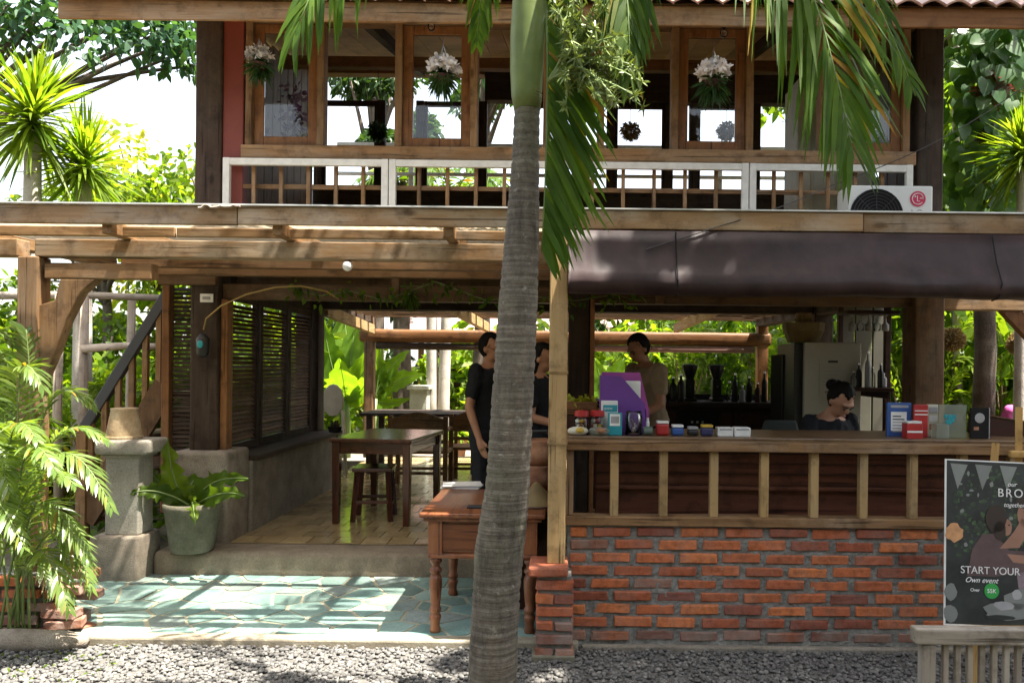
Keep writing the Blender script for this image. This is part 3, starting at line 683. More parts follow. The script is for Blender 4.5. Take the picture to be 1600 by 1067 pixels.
part('beam', 'w:fascia', per, (2.95, 3.9, 6.1, 6.2, 2.06, 2.16)); part('beam', 'w:fascia', per, (2.95, 3.9, 5.0, 5.08, 2.2, 2.28))

# rolled-up tarpaulin blind along the front
aw = MB(); prof = [(0, 2.325), (-.012, 2.26), (-.035, 2.17), (-.075, 2.10), (-.10, 2.05), (-.095, 2.01), (-.06, 1.985), (-.01, 1.98), (.03, 2.0), (.05, 2.06), (.05, 2.14), (.045, 2.325)]
X0a, X1a = P(888, 400, 4.2).x, 3.5; n = 240; vs = []; fs = []; K = len(prof)
for i in range(n+1):
    x = X0a+(X1a-X0a)*i/n
    for j, (dy_, z) in enumerate(prof):
        k = mnoise.noise(Vector((x*3.1, j*.25, 1)))*.014+mnoise.noise(Vector((x*9, j*.9, 5)))*.007+mnoise.noise(Vector((x*31, j*.7, 9)))*.003
        sag = -.012*math.sin(x*1.9)**2
        vs.append((x, 4.17+dy_+(k if 0 < j < K-1 else 0), z+(sag+k*.6 if 0 < j < K-1 else 0)))
for i in range(n):
    for j in range(K): fs.append((i*K+j, i*K+(j+1) % K, (i+1)*K+(j+1) % K, (i+1)*K+j))
fs.append(tuple(range(K))); fs.append(tuple(n*K+j for j in range(K-1, -1, -1)))
tp = plain('tarpaulin', (.036, .021, .021), .5, var=.45, scale=6, bmp=.3, spec=.3)
aw.add(vs, fs); awn = thing('rolled_blind', 'long brown tarpaulin blind rolled up under the front fascia', 'blind', (1.7, 4.17, 1.98)); aw.build('tarpaulin_roll', tp, awn, smooth=True)
for px in (1058, 1560):
    x = P(px, 410, 4.1).x; s = MB(); s.tube([(x, 4.163, 2.32), (x, 4.12, 2.17), (x, 4.063, 2.05), (x, 4.09, 1.975), (x, 4.16, 1.965)], .004, 5); s.build('strap', 'black_matte', awn)
for (xa, xb, lab) in ((-2.7, -.1, 'thin dark rolled blind under the back beam behind the dining chairs'), (.15, 2.75, 'pinkish rolled blind under the back beam behind the bar')):
    b_ = MB(); b_.tube([(xa, 11.1, 1.83), (xa+.9, 11.1, 1.825), (xb, 11.1, 1.83)], .052, 10); tag(b_.build('rolled_blind', plain('blind_pink', (.24, .13, .11), .7) if xa > 0 else 'w:dark', smooth=True), lab, 'blind')
# ================================================================== BAR COUNTER
def text(parent, s, size, loc, rot, mat, name='lettering', extrude=.0006, align='LEFT', shear=0, spacing=1):
    c = bpy.data.curves.new('t', 'FONT'); c.body = s; c.size = size; c.extrude = extrude; c.align_x = align; c.shear = shear; c.space_character = spacing
    o = bpy.data.objects.new('t', c); COL.objects.link(o); dg = bpy.context.evaluated_depsgraph_get(); me = bpy.data.meshes.new_from_object(o.evaluated_get(dg))
    bpy.data.objects.remove(o); me.materials.clear(); me.materials.append(MATS[mat]); r = link(name, me, parent); r.location = loc; r.rotation_euler = rot; return r
FR = (R(90), 0, 0)        # lettering that faces the viewer
plain('ink_white', (.75, .75, .74), .6, bmp=0, var=.02); plain('ink_dark', (.03, .03, .035), .6, bmp=0); plain('ink_green', (.03, .30, .06), .5, bmp=0, var=.04)
plain('ink_blue', (.03, .09, .30), .5, bmp=0); plain('ink_teal', (.02, .30, .36), .5, bmp=0); plain('ink_red', (.42, .025, .025), .45, bmp=0); plain('ink_grey', (.35, .35, .36), .5, bmp=0)
plain('purple', (.14, .045, .27), .45, bmp=0, var=.05); plain('magenta', (.36, .07, .30), .45, bmp=0, var=.08); plain('ink_yellow', (.6, .40, .05), .5, bmp=0)
plain('interior_wall', (.12, .115, .085), .8, var=.2, scale=3); plain('fridge_white', (.45, .43, .36), .45, var=.06, bmp=.03)

CT = 1.185
bar = thing('bar_counter', 'long wooden bar counter with framed dark openings above the brick wall', 'counter', (1.5, 4.3, .7))
part('counter_top', 'w:counter', bar, (.03, 3.2, 4.42, 5.0, 1.15, CT), bevel=.006)
part('front_rail', 'w:aged', bar, (.02, 3.2, 4.265, 4.365, 1.118, 1.172), bevel=.005)
part('bottom_rail', 'w:aged', bar, (.02, 3.2, 4.285, 4.40, .699, .75), bevel=.005)
part('end_post', 'w:aged', bar, (.025, .065, 4.30, 4.36, .752, 1.117))
for px in (960, 1037, 1116, 1195, 1273, 1350, 1428, 1506, 1584):
    x = P(px, 757, 4.3).x; part('mullion', 'w:pale', bar, (x-.023, x+.023, 4.30, 4.345, .751, 1.117), bevel=.003)
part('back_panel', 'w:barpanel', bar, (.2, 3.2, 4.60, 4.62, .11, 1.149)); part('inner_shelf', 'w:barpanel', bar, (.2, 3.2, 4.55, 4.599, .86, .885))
part('end_panel', 'black_matte', bar, (.05, .08, 4.41, 5.0, .11, 1.149))
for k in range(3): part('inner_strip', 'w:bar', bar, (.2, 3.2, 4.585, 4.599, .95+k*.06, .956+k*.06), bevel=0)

# ---- back bar
bb = thing('back_bar', 'dark back counter behind the standing man in the bar', 'counter', (1.2, 7.6, FZ))
part('worktop', 'w:dark', bb, (.25, 2.1, 7.3, 7.95, 1.2, 1.245)); part('cabinet', 'w:bar', bb, (.28, 2.07, 7.35, 7.93, FZ, 1.199)); part('splash_board', 'black_matte', bb, (.7, 2.08, 7.95, 7.98, FZ, 1.30))
for k in range(4): part('cabinet_door', 'w:bar', bb, (.3+k*.445, .3+k*.445+.43, 7.335, 7.348, FZ+.06, 1.16))
def grinder(x, lab):
    t = thing('coffee_grinder', lab, 'grinder', (x, 7.6, 1.245)); b = MB(); b.box(x-.06, x+.06, 7.52, 7.7, 1.246, 1.28); b.box(x-.045, x+.045, 7.58, 7.69, 1.28, 1.46); b.build('body', 'black', t, bevel=.01)
    b = MB(); b.lathe((x, 7.62, 0), [(.04, 1.461), (.075, 1.56), (.08, 1.6), (.03, 1.61)], 14); b.build('hopper', 'black', t); b = MB(); b.tube([(x, 7.575, 1.39), (x, 7.48, 1.385)], .012, 8); b.build('handle', 'black', t)
grinder(P(1078, 600, 7.6).x, 'black coffee grinder silhouetted against bright leaves, left of its twin'); grinder(P(1120, 600, 7.6).x, 'black coffee grinder silhouetted against leaves, right of its twin')
def bottle(name, x, y, z, h, r, mat, lab, cat='bottle', grp=None, cap=True):
    t = thing(name, lab, cat, (x, y, z), grp); b = MB(); b.lathe((x, y, z), [(r*.92, .001), (r, .01*1), (r, h*.58), (r*.85, h*.68), (r*.35, h*.78), (r*.33, h*.93)], 12); b.build('glass_body', mat, t, smooth=True)
    b = MB(); b.lathe((x, y, z), [(r*.40, h*.931), (r*.40, h), (r*.30, h*1.002)], 10); b.build('cap', 'steel', t)
for k, (px, h) in enumerate(((1040, .3), (1052, .24), (1064, .27))):
    x = P(px, 600, 7.45).x; bottle('bottle', x, 7.45, 1.245, h, .036, 'black', ['tall dark bottle leftmost on the back bar', 'short dark bottle on the back bar between two taller ones', 'dark bottle on the back bar beside the grinders'][k], grp='bottles on the back bar')
for k, (px, h, m_) in enumerate(((1140, .2, 'jar_glass'), (1150, .28, 'black'), (1160, .16, 'ink_grey'), (1172, .25, 'black'), (1184, .19, 'w:bar'), (1196, .3, 'black'))):
    bottle('bottle', P(px, 600, 7.5).x, 7.5+.04*(k % 2), 1.245, h, .03, m_, ['clear squat bottle just right of the grinders on the back bar', 'dark bottle second from the grinders on the back bar', 'short grey bottle in the middle of the right back bar row', 'dark bottle right of the short grey one on the back bar', 'brown bottle second from the right end of the back bar', 'tall dark bottle at the right end of the back bar'][k], grp='bottles on the back bar')
# small espresso box
eb = thing('coffee_machine', 'squat dark coffee machine with three buttons on the back bar', 'machine', (P(1090, 640, 7.2).x, 7.4, 1.0))
x = P(1090, 640, 7.28).x; part('shelf_body', 'black_matte', eb, (x-.2, x+.2, 7.29, 7.332, .95, 1.17)); 
for k in range(3): part('button', 'ink_grey', eb, (x-.06+k*.05, x-.04+k*.05, 7.28, 7.289, 1.05, 1.07), bevel=0)

# ---- fridge, wall and shelves at the right of the bar
fr_ = thing('fridge', 'tall off white fridge with a printed notice behind the seated woman', 'fridge', (2.15, 6.6, .1))
fx0, fx1 = P(1256, 600, 6.4).x, P(1345, 600, 6.4).x
part('cabinet', plain('fridge_side', (.03, .03, .03), .5), fr_, (fx0-.07, fx1, 6.44, 6.95, FZ, 1.79)); part('door', 'fridge_white', fr_, (fx0, fx1+.003, 6.40, 6.438, FZ+.08, 1.80), bevel=.008)
part('notice', 'fridge_white', fr_, (fx0+.13, fx0+.36, 6.397, 6.399, 1.35, 1.66), bevel=0); part('print_heading', 'ink_dark', fr_, (fx0+.2, fx0+.28, 6.3955, 6.3962, 1.632, 1.65), bevel=0)
for k in range(7): part('print_line', 'ink_grey', fr_, (fx0+.15, fx0+.15+random.uniform(.12, .19), 6.3962, 6.3968, 1.59-k*.03, 1.596-k*.03), bevel=0)
cs = thing('display_cooler', 'narrow glass drinks cooler standing left of the white fridge', 'cooler', (P(1238, 600, 6.7).x, 6.75, FZ))
cx0, cx1 = P(1227, 600, 6.7).x, P(1243, 600, 6.7).x
part('cabinet', 'black_matte', cs, (cx0-.02, cx1+.02, 6.75, 7.1, FZ, 1.70)); part('glass_door', plain('cooler_pale_blue', (.45, .55, .68), .3), cs, (cx0+.03, cx1-.01, 6.735, 6.749, FZ+.1, 1.62)); part('door_frame', 'black', cs, (cx0-.02, cx0+.029, 6.73, 6.749, FZ, 1.70))  # cooler door in one flat pale blue colour
pw = thing('partition_wall', 'dim olive board partition behind the bar shelves', 'wall', (2.65, 7.0, FZ))
for k in range(3): part('board', 'interior_wall', pw, (fx1+.02+k*.16, fx1+.17+k*.16, 7.0, 7.03, FZ, 2.15))
part('frame_post', 'w:bar', pw, (fx1+.005, fx1+.05, 6.94, 6.998, FZ, 2.15))
sh = thing('bar_shelf', 'small dark wall shelf carrying bottles right of the fridge', 'shelf', (2.5, 6.5, 1.4)); 
sx0, sx1 = P(1322, 600, 6.35).x, P(1392, 600, 6.35).x; part('board', 'w:bar', sh, (sx0, sx1, 6.28, 6.46, 1.40, 1.43)); part('bracket', 'w:bar', sh, (sx1-.05, sx1-.02, 6.3, 6.98, 1.34, 1.399)); part('post', 'w:bar', sh, (sx1-.02, sx1+.03, 6.42, 6.47, FZ, 2.2))
for k, (px, h) in enumerate(((1334, .13), (1345, .2), (1356, .3), (1366, .17), (1376, .2), (1384, .12))):
    bottle('bottle', P(px, 580, 6.36).x, 6.36+(k % 2)*.04, 1.43, h, .025, ['jar_glass', 'black', 'ink_grey'][k % 3], ['shortest clear bottle at the left end of the bar shelf', 'dark bottle second from left on the bar shelf', 'tallest grey bottle in the middle of the bar shelf', 'clear bottle right of the tallest on the bar shelf', 'dark bottle second from right on the bar shelf', 'small grey bottle at the right end of the bar shelf'][k], grp='bottles on the bar shelf')
gr_ = thing('glass_rack', 'hanging rack of upturned glasses above the bar shelf', 'rack', (2.4, 6.4, 2.0))
part('board', 'w:bar', gr_, (P(1318, 480, 6.4).x, P(1400, 480, 6.4).x, 6.3, 6.55, 2.035, 2.065))
for k in range(5):
    x = P(1330+k*13, 485, 6.4).x; b = MB(); b.lathe((x, 6.38, 0), [(.028, 1.90), (.03, 1.95), (.01, 1.97), (.006, 2.02), (.026, 2.034)], 12); b.build('wine_glass', 'jar_glass' if k % 2 else 'ink_grey', gr_, smooth=True)
bx_ = thing('woven_basket', 'pale woven basket on top of the fridge', 'basket', (fx0+.1, 6.6, 1.8)); b = MB(); b.lathe((fx0+.06, 6.62, 1.801), [(.13, 0), (.17, .1), (.18, .17), (.16, .17), (.12, .02)], 18); b.build('basket_body', 'leaf_dry', bx_)
part('bundle', 'w:pale', bx_, (fx0+.0, fx0+.12, 6.58, 6.66, 1.83, 2.06))

# ---- things on the counter
def slabthing(name, lab, cat, px0, px1, py0, Y, d, mat, grp=None, bev=.004, z0=CT):
    x0, x1 = P(px0, 670, Y).x, P(px1, 670, Y).x; z1 = P((px0+px1)/2, py0, Y).z
    t = thing(name, lab, cat, ((x0+x1)/2, Y+d/2, z0), grp); part('body', mat, t, (x0, x1, Y, Y+d, z0+.0005, z1), bevel=bev); return t, x0, x1, z1
mf = thing('magazine_file', 'purple magazine file with slanted side standing on the counter', 'file holder', (P(972, 670, 4.62).x, 4.66, CT))
def pp2(l, Y): return [(P(a, b, Y).x, P(a, b, Y).z if b < 672 else CT+.001) for a, b in l]
b = MB(); b.prism(pp2([(938, 690), (1010, 690), (1007, 630), (971, 588), (938, 586)], 4.60), lambda p: (p[0], 4.60, p[1]), lambda p: (p[0], 4.604, p[1])); b.build('side_panel', 'purple', mf)
b = MB(); b.prism(pp2([(942, 690), (1014, 690), (1014, 640), (1000, 582), (940, 581)], 4.70), lambda p: (p[0], 4.70, p[1]), lambda p: (p[0], 4.704, p[1])); b.build('side_panel', 'magenta', mf)
x0, x1 = P(938, 670, 4.6).x, P(1009, 670, 4.6).x
part('spine', 'purple', mf, (x0-.003, x0+.001, 4.6045, 4.6995, CT+.001, 1.535)); part('front_lip', 'purple', mf, (x1, x1+.004, 4.6045, 4.6995, CT+.001, 1.33)); part('magazines', 'white_plastic', mf, (x0+.01, x1-.03, 4.63, 4.66, CT+.003, 1.50))
t, x0, x1, z1 = slabthing('leaflet_box', 'white leaflet box with teal label against the purple file', 'box', 939, 965, 626, 4.55, .035, 'white_plastic')
part('label_print', 'ink_teal', t, (x0+.012, x1-.003, 4.5485, 4.5495, z1-.065, z1-.025), bevel=0); text(t, 'gopay', .021, Vector((x0+.018, 4.548, z1-.05))-rootloc(t), FR, 'ink_white')
t, x0, x1, z1 = slabthing('card_holder', 'small teal and white card holder in front of the leaflet box', 'card holder', 950, 972, 645, 4.47, .03, 'ink_teal'); part('card', 'white_plastic', t, (x0+.01, x1-.012, 4.4685, 4.4695, z1-.075, z1-.006), bevel=0); part('print', 'ink_grey', t, (x0+.016, x1-.018, 4.4675, 4.4682, z1-.06, z1-.02), bevel=0)
for k, (pa, pb, Yk, lm, lab) in enumerate(((897, 921, 4.47, 'ink_red', 'clear snack jar with red lid nearest the post'), (922, 946, 4.5, 'ink_red', 'clear snack jar with red lid beside the teal card holder'))):
    x = (P(pa, 670, Yk).x+P(pb, 670, Yk).x)/2; r = (P(pb, 670, Yk).x-P(pa, 670, Yk).x)/2
    t = thing('snack_jar', lab, 'jar', (x, Yk+r, CT), 'snack jars on the counter'); b = MB(); b.lathe((x, Yk+r, CT+.001), [(r*.9, 0), (r, .01), (r, .095), (r*.85, .105)], 18); b.build('jar_body', 'jar_glass', t, smooth=True)
    b = MB(); b.lathe((x, Yk+r, CT+.107), [(r*.93, 0), (r*.93, .03), (r*.8, .034)], 18); b.build('lid', lm, t)
    for j in range(14):
        a = random.uniform(0, 6.28); q = random.uniform(0, r*.62); b = MB(); zz = CT+.02+(j//5)*.03
        b.ell((x+q*math.cos(a), Yk+r+q*math.sin(a), zz), .016, .016, .011, 8, 5); b.build('sweet', ['ink_yellow', 'paint_cream', 'ink_red', 'terracotta', 'petal_white'][j % 5], t, smooth=True)
for k, (px, lab, ma, mb_) in enumerate(((903, 'bag of biscuits in cream wrap lying before the snack jars', 'paint_cream', 'ink_yellow'), (936, 'crumpled pale snack packet lying in front of the snack jars', 'acrylic', 'terracotta'))):
    x = P(px, 680, 4.44).x; t = thing('snack_packet', lab, 'packet', (x, 4.45, CT)); b = MB(); b.ell((x, 4.455, CT+.026), .062, .03, .026, 12, 7); b.build('wrapper', ma, t); b = MB(); b.ell((x+.01, 4.44, CT+.03), .03, .022, .018, 10, 6); b.build('print_patch', mb_, t)
x = P(991, 670, 4.46).x; t = thing('tip_jar', 'clear glass tip jar beside the purple file', 'jar', (x, 4.5, CT)); b = MB(); b.lathe((x, 4.5, CT+.001), [(.046, 0), (.05, .008), (.05, .11), (.044, .125), (.046, .14), (.043, .14), (.041, .125), (.046, .108), (.046, .012)], 20); b.build('jar_body', 'jar_glass', t, smooth=True)
for k in range(4): b = MB(); b.bar((x-.02+k*.012, 4.49+k*.006, CT+.01), (x+.015-k*.01, 4.5, CT+.06+k*.012), .025, .002); b.build('banknote', ['ink_grey', 'paint_cream', 'magenta', 'ink_grey'][k], t)
x = P(1012, 660, 4.6).x; t = thing('marker_pen', 'white marker pen upright beside the tip jar', 'pen', (x, 4.6, CT)); b = MB(); b.lathe((x, 4.6, CT+.001), [(.011, 0), (.011, .07), (.008, .075), (.008, .095)], 10); b.build('pen_body', 'white_plastic', t)
def tin(name, lab, cat, pa, pb, py, Y, m1, m2):
    t, x0, x1, z1 = slabthing(name, lab, cat, pa, pb, py, Y, .06, m1, bev=.012); part('lid', m2, t, (x0+.003, x1-.003, Y-.001, Y+.058, z1+.0005, z1+.016), bevel=.004); return t
x = P(1013, 675, 4.5).x; t = thing('tape_roll', 'grey green roll of tape lying on its side on the counter', 'roll', (x, 4.5, CT)); b = MB(); b.tube([(x-.026, 4.53, CT+.025), (x+.026, 4.53, CT+.025)], .0245, 16); b.build('roll_body', plain('sage', (.16, .21, .17), .6), t)
b = MB(); b.tube([(x-.028, 4.53, CT+.025), (x+.028, 4.53, CT+.025)], .012, 12); b.build('roll_core', 'black_matte', t)
tin('card_box', 'small red card box with white lid on the counter', 'box', 1026, 1046, 662, 4.5, 'ink_red', 'white_plastic')
tin('card_box', 'small blue card box with white top on the counter', 'box', 1050, 1069, 668, 4.5, 'ink_blue', 'white_plastic')
tin('card_box', 'low black card box with grey lid on the counter', 'box', 1075, 1092, 671, 4.5, 'black', 'ink_grey')
tin('card_box', 'navy card box under a yellow lid on the counter', 'box', 1096, 1115, 668, 4.49, plain('navy', (.03, .03, .10), .5), 'ink_yellow')
for pa, pb, lab in ((1122, 1146, 'long white box on the counter beside the navy card box'), (1148, 1173, 'rightmost white box on the counter left of the seated woman')):
    t, x0, x1, z1 = slabthing('paper_box', lab, 'box', pa, pb, 668, 4.48, .08, 'white_plastic', 'white boxes on the counter'); part('slot', 'ink_grey', t, (x0+.01, x1-.01, 4.4785, 4.4795, z1-.016, z1-.006), bevel=0)
# right end of the counter
t, x0, x1, z1 = slabthing('payment_stand', 'blue upright payment sign with white panel on the counter', 'sign', 1386, 1424, 629, 4.6, .02, 'ink_blue'); part('panel', 'white_plastic', t, (x0+.022, x1-.03, 4.5975, 4.5995, CT+.035, z1-.055), bevel=0); part('header_print', 'ink_grey', t, (x0+.02, x1-.02, 4.598, 4.5995, z1-.03, z1-.015), bevel=0)
for k in range(6): part('print_line', 'ink_dark' if k < 2 else 'ink_grey', t, (x0+.032, x0+.032+[.05, .07, .06, .066, .05, .06][k], 4.5966, 4.5972, z1-.085-k*.018, z1-.078-k*.018), bevel=0)
t, x0, x1, z1 = slabthing('price_stand', 'red upright price sign with white stripes beside the blue sign', 'sign', 1428, 1450, 632, 4.56, .02, 'ink_red')
for k in range(2): part('stripe', 'ink_white', t, (x0+.003, x1-.003, 4.558, 4.5595, z1-.04-k*.022, z1-.034-k*.022), bevel=0)
t, x0, x1, z1 = slabthing('coin_box', 'small red and white box in front of the red sign', 'box', 1417, 1442, 662, 4.46, .07, 'ink_red'); part('band', 'ink_white', t, (x0+.002, x1-.002, 4.4585, 4.4595, CT+.036, CT+.047), bevel=0); part('lid', 'white_plastic', t, (x0+.004, x1-.004, 4.462, 4.528, z1+.001, z1+.014), bevel=.003)
t, x0, x1, z1 = slabthing('acrylic_stand', 'clear greenish acrylic menu stand with teal print', 'menu stand', 1467, 1510, 632, 4.56, .008, 'acrylic', bev=.001); 
for k in range(9):
    a = random.uniform(0, 6.28); b = MB(); b.ell((x0+.06+random.uniform(-.03, .05), 4.557, CT+.11+random.uniform(-.035, .02)), .012, .0012, .014, 8, 5); b.build('teal_print', 'ink_teal', t)
t, x0, x1, z1 = slabthing('napkin_box', 'short frosted napkin box in front of the acrylic stand', 'box', 1463, 1483, 663, 4.5, .06, 'acrylic'); 
t, x0, x1, z1 = slabthing('leaflet_holder', 'pale crumpled leaflet holder right of the red sign', 'leaflet holder', 1450, 1466, 632, 4.62, .03, 'paint_cream')
for k in range(3): part('leaflet', ['ink_grey', 'white_plastic', 'terracotta'][k], t, (x0+.006, x1-.006, 4.617-k*.002, 4.6185-k*.002, z1-.05-k*.05, z1-.015-k*.05), bevel=0)
t, x0, x1, z1 = slabthing('table_menu', 'black upright table menu near the right end of the counter', 'menu', 1516, 1545, 637, 4.52, .012, 'black_matte'); b = MB(); b.ell(((x0+x1)/2, 4.5185, z1-.06), .03, .0012, .03, 16, 6); b.build('print_disc', 'ink_grey', t); part('print', 'terracotta', t, (x0+.02, x0+.05, 4.5185, 4.5195, CT+.05, CT+.07), bevel=0); part('side_edge', 'ink_grey', t, (x1+.001, x1+.006, 4.52, 4.532, CT+.001, z1), bevel=0)
t = thing('dark_crate', 'dark wooden crate with slanted lid at the far right counter end', 'crate', (P(1575, 680, 4.75).x, 4.8, CT)); x0, x1 = P(1546, 670, 4.7).x, P(1612, 670, 4.7).x
b = MB(); b.prism([(x0, CT+.001), (x1, CT+.001), (x1, CT+.08), (x0, CT+.125)], lambda p: (p[0], 4.7, p[1]), lambda p: (p[0], 4.95, p[1])); b.build('crate_body', 'w:bar', t); b = MB(); b.bar((x0-.004, 4.825, CT+.128), (x1+.004, 4.825, CT+.084), .27, .008, up=(0, 0, 1)); b.build('lid', 'w:teak', t)
# planter box at the left end of the counter
x = P(905, 640, 4.95).x; t = thing('herb_planter', 'small brown planter box of yellow green herbs behind the slim post', 'planter', (x, 4.9, CT)); part('planter_box', 'w:warm', t, (x-.10, x+.11, 4.85, 4.97, CT+.095, CT+.175))
part('stand', 'w:bar', t, (x-.085, x+.095, 4.86, 4.96, CT+.001, CT+.094))
lv = LV(); n = 60; B = np.stack([RNG.uniform(x-.09, x+.1, n), RNG.uniform(4.87, 4.95, n), np.full(n, CT+.17)], 1); D = rnd_dirs(n, .9); lv.blades(B, D, rnd_dirs(n), RNG.uniform(.06, .14, n), .022, .5); lv.build('herbs', 'leaf_yellow', t)
# clay pots stacked beside the post
x = P(842, 700, 4.9).x; t = thing('clay_stove_stack', 'stack of orange clay pots behind the slim post', 'clay pots', (x, 4.95, SZ)); part('stool', 'w:bar', t, (x-.12, x+.13, 4.82, 5.08, SZ, .62))
for k in range(3):
    b = MB(); z = .622+k*.165; b.lathe((x+.01*(-1)**k, 4.95, z), [(.075, 0), (.10, .05), (.105, .10), (.085, .13), (.10, .155), (.085, .16), (.07, .12)], 20); b.build('clay_pot', 'terracotta', t, smooth=True)
b = MB(); b.tube([(x-.08, 4.95, 1.10), (x-.05, 4.95, 1.16), (x+.05, 4.95, 1.165), (x+.09, 4.95, 1.10)], .012, 8); b.build('handle', 'black', t)
# monitor and chair behind the counter
x = P(1221, 660, 5.5).x; t = thing('office_chair', 'dark office chair back beside the seated woman', 'chair', (x, 5.5, .1)); b = MB(); b.prism([(x-.13, .75), (x+.13, .75), (x+.145, 1.1), (x+.11, 1.21), (x-.11, 1.21), (x-.145, 1.1)], lambda p: (p[0], 5.5, p[1]), lambda p: (p[0], 5.56, p[1])); b.build('backrest', plain('chair_fabric', (.035, .045, .043), .8), t, bevel=.02, seg=3)
part('seat', 'chair_fabric', t, (x-.2, x+.2, 5.15, 5.5, .5, .57), bevel=.02, seg=3); b = MB(); b.tube([(x, 5.33, .5), (x, 5.33, .16)], .03, 10); b.build('column', 'black', t)
for k in range(5): a = k*1.2566; b = MB(); b.bar((x, 5.33, .17), (x+.24*math.cos(a), 5.33+.24*math.sin(a), .13), .04, .03); b.build('foot', 'black', t)

# ================================================================== FURNITURE
# red-brown table on the tiled floor
def G2(px, py, z): return G(px, py, z)
t = thing('dining_table', 'dark red wooden table with shiny top on the tiled floor', 'table', (-1.56, 6.95, FZ), rz=R(-7))
b = MB(); b.box(-.36, .36, -.5, .5, .70, .735); b.build('tabletop', wood('red', 'y'), t, bevel=.008, local=True)
for z0, z1, q in ((.60, .699, (-.29, .29, -.45, -.425)), (.60, .699, (-.29, .29, .425, .45)), (.60, .699, (-.32, -.295, -.42, .42)), (.60, .699, (.295, .32, -.42, .42))): b = MB(); b.box(*q, z0, z1); b.build('apron', 'w:red', t, bevel=.004, local=True)
for sx in (-1, 1):
    for sy in (-1, 1):
        b = MB(); x, y = sx*.31, sy*.44; w0, w1 = .034, .026; b.add([(x-w1, y-w1, 0), (x+w1, y-w1, 0), (x+w1, y+w1, 0), (x-w1, y+w1, 0), (x-w0, y-w0, .6995), (x+w0, y-w0, .6995), (x+w0, y+w0, .6995), (x-w0, y+w0, .6995)], [(3,2,1,0),(4,5,6,7),(0,1,5,4),(1,2,6,5),(2,3,7,6),(3,0,4,7)]); b.build('leg', 'w:red', t, bevel=.005, local=True)
tb = P(523, 680, 7.0); t = thing('table_basket', 'small dark woven condiment basket on the red table', 'basket', (tb.x, 7.0, FZ+.735)); b = MB(); b.lathe((tb.x, 7.0, FZ+.736), [(.05, 0), (.065, .05), (.06, .05), (.045, .008)], 14); b.build('basket_body', 'black_matte', t)
for k in range(3): b = MB(); b.lathe((tb.x-.025+k*.025, 7.0+.02*(k % 2), FZ+.745), [(.014, 0), (.015, .06), (.008, .08), (.009, .10)], 10); b.build('bottle', ['black', 'ink_dark', 'w:bar'][k], t)
def chair(name, lab, loc, rz, mat='w:teak', w=.46, sh=.42, bh=.82, solid=True, grp=None):
    t = thing(name, lab, 'chair', loc, grp, rz); hw = w/2
    b = MB(); b.box(-hw, hw, -.22, .22, sh-.035, sh); b.build('seat', mat, t, bevel=.006, local=True)
    for sx in (-1, 1):
        b = MB(); b.bar((sx*(hw-.03), -.19, 0), (sx*(hw-.03), -.2, sh-.036), .05, .05); b.build('leg', mat, t, bevel=.004, local=True)
        b = MB(); b.bar((sx*(hw-.03), .2, 0), (sx*(hw-.03), .205, bh-.02), .05, .05); b.build('leg', mat, t, bevel=.004, local=True)
        b = MB(); b.box(sx*(hw-.03)-.025, sx*(hw-.03)+.025, -.21, .178, .63, .66); b.build('armrest', mat, t, bevel=.006, local=True)
        b = MB(); b.box(sx*(hw-.03)-.02, sx*(hw-.03)+.02, -.20, -.165, sh+.001, .629); b.build('arm_post', mat, t, bevel=.004, local=True)
    b = MB(); n = 12; top = [(-hw+.057+(w-.114)*i/n, bh-.05+.07*math.sin(math.pi*i/n)) for i in range(n+1)]
    b.prism([(hw-.057, .60), (-hw+.057, .60)]+top, lambda p: (p[0], .19, p[1]), lambda p: (p[0], .222, p[1])); b.build('backrest', mat, t, bevel=.005, local=True)
    b = MB(); b.box(-hw+.057, hw-.057, .195, .218, .50, .54); b.build('back_slat', mat, t, bevel=.004, local=True)
    for y in (-.19, .2): b = MB(); b.box(-hw+.057, hw-.057, y-.012, y+.012, .16, .19); b.build('stretcher', mat, t, local=True)
    return t
c = G(655, 762, FZ); chair('wooden_armchair', 'weathered wooden armchair with arched back facing away, left one', (c.x, c.y+.1, FZ), R(180), 'w:aged', w=.66, grp='armchairs at the far table')
c = G(742, 755, FZ); chair('wooden_armchair', 'weathered wooden armchair partly hidden behind the standing man', (c.x, c.y+.15, FZ), R(180), 'w:aged', w=.6, grp='armchairs at the far table')
c = G(578, 815, FZ); t = thing('wooden_stool', 'small dark wooden stool at the right side of the red table', 'stool', (c.x, c.y+.15, FZ), rz=R(6))
b = MB(); b.box(-.17, .17, -.17, .17, .43, .465); b.build('seat', 'w:red', t, bevel=.008, local=True)
for sx in (-1, 1):
    for sy in (-1, 1): b = MB(); b.bar((sx*.16, sy*.16, 0), (sx*.13, sy*.13, .429), .036, .036); b.build('leg', 'w:red', t, bevel=.003, local=True)
    b = MB(); b.bar((sx*.15, -.15, .14), (sx*.15, .15, .14), .022, .028); b.build('stretcher', 'w:red', t, local=True); b = MB(); b.bar((-.15, sx*.15, .17), (.15, sx*.15, .17), .022, .028); b.build('stretcher', 'w:red', t, local=True)
c = P(640, 672, 9.7); t = thing('far_table', 'long dark dining table behind the armchairs at the back of the room', 'table', (-1.9, 9.9, FZ))
part('tabletop', 'w:dark', t, (-2.5, -.95, 9.45, 10.3, FZ+.71, FZ+.75), bevel=.006)
for x in (-2.4, -1.1):
    for y in (9.55, 10.2): part('leg', 'w:dark', t, (x-.035, x+.035, y-.035, y+.035, FZ, FZ+.709))
c = P(512, 650, 9.2); t = thing('rattan_chair', 'beige round backed chair before the glowing banana leaves', 'chair', (c.x, 9.3, FZ)); 
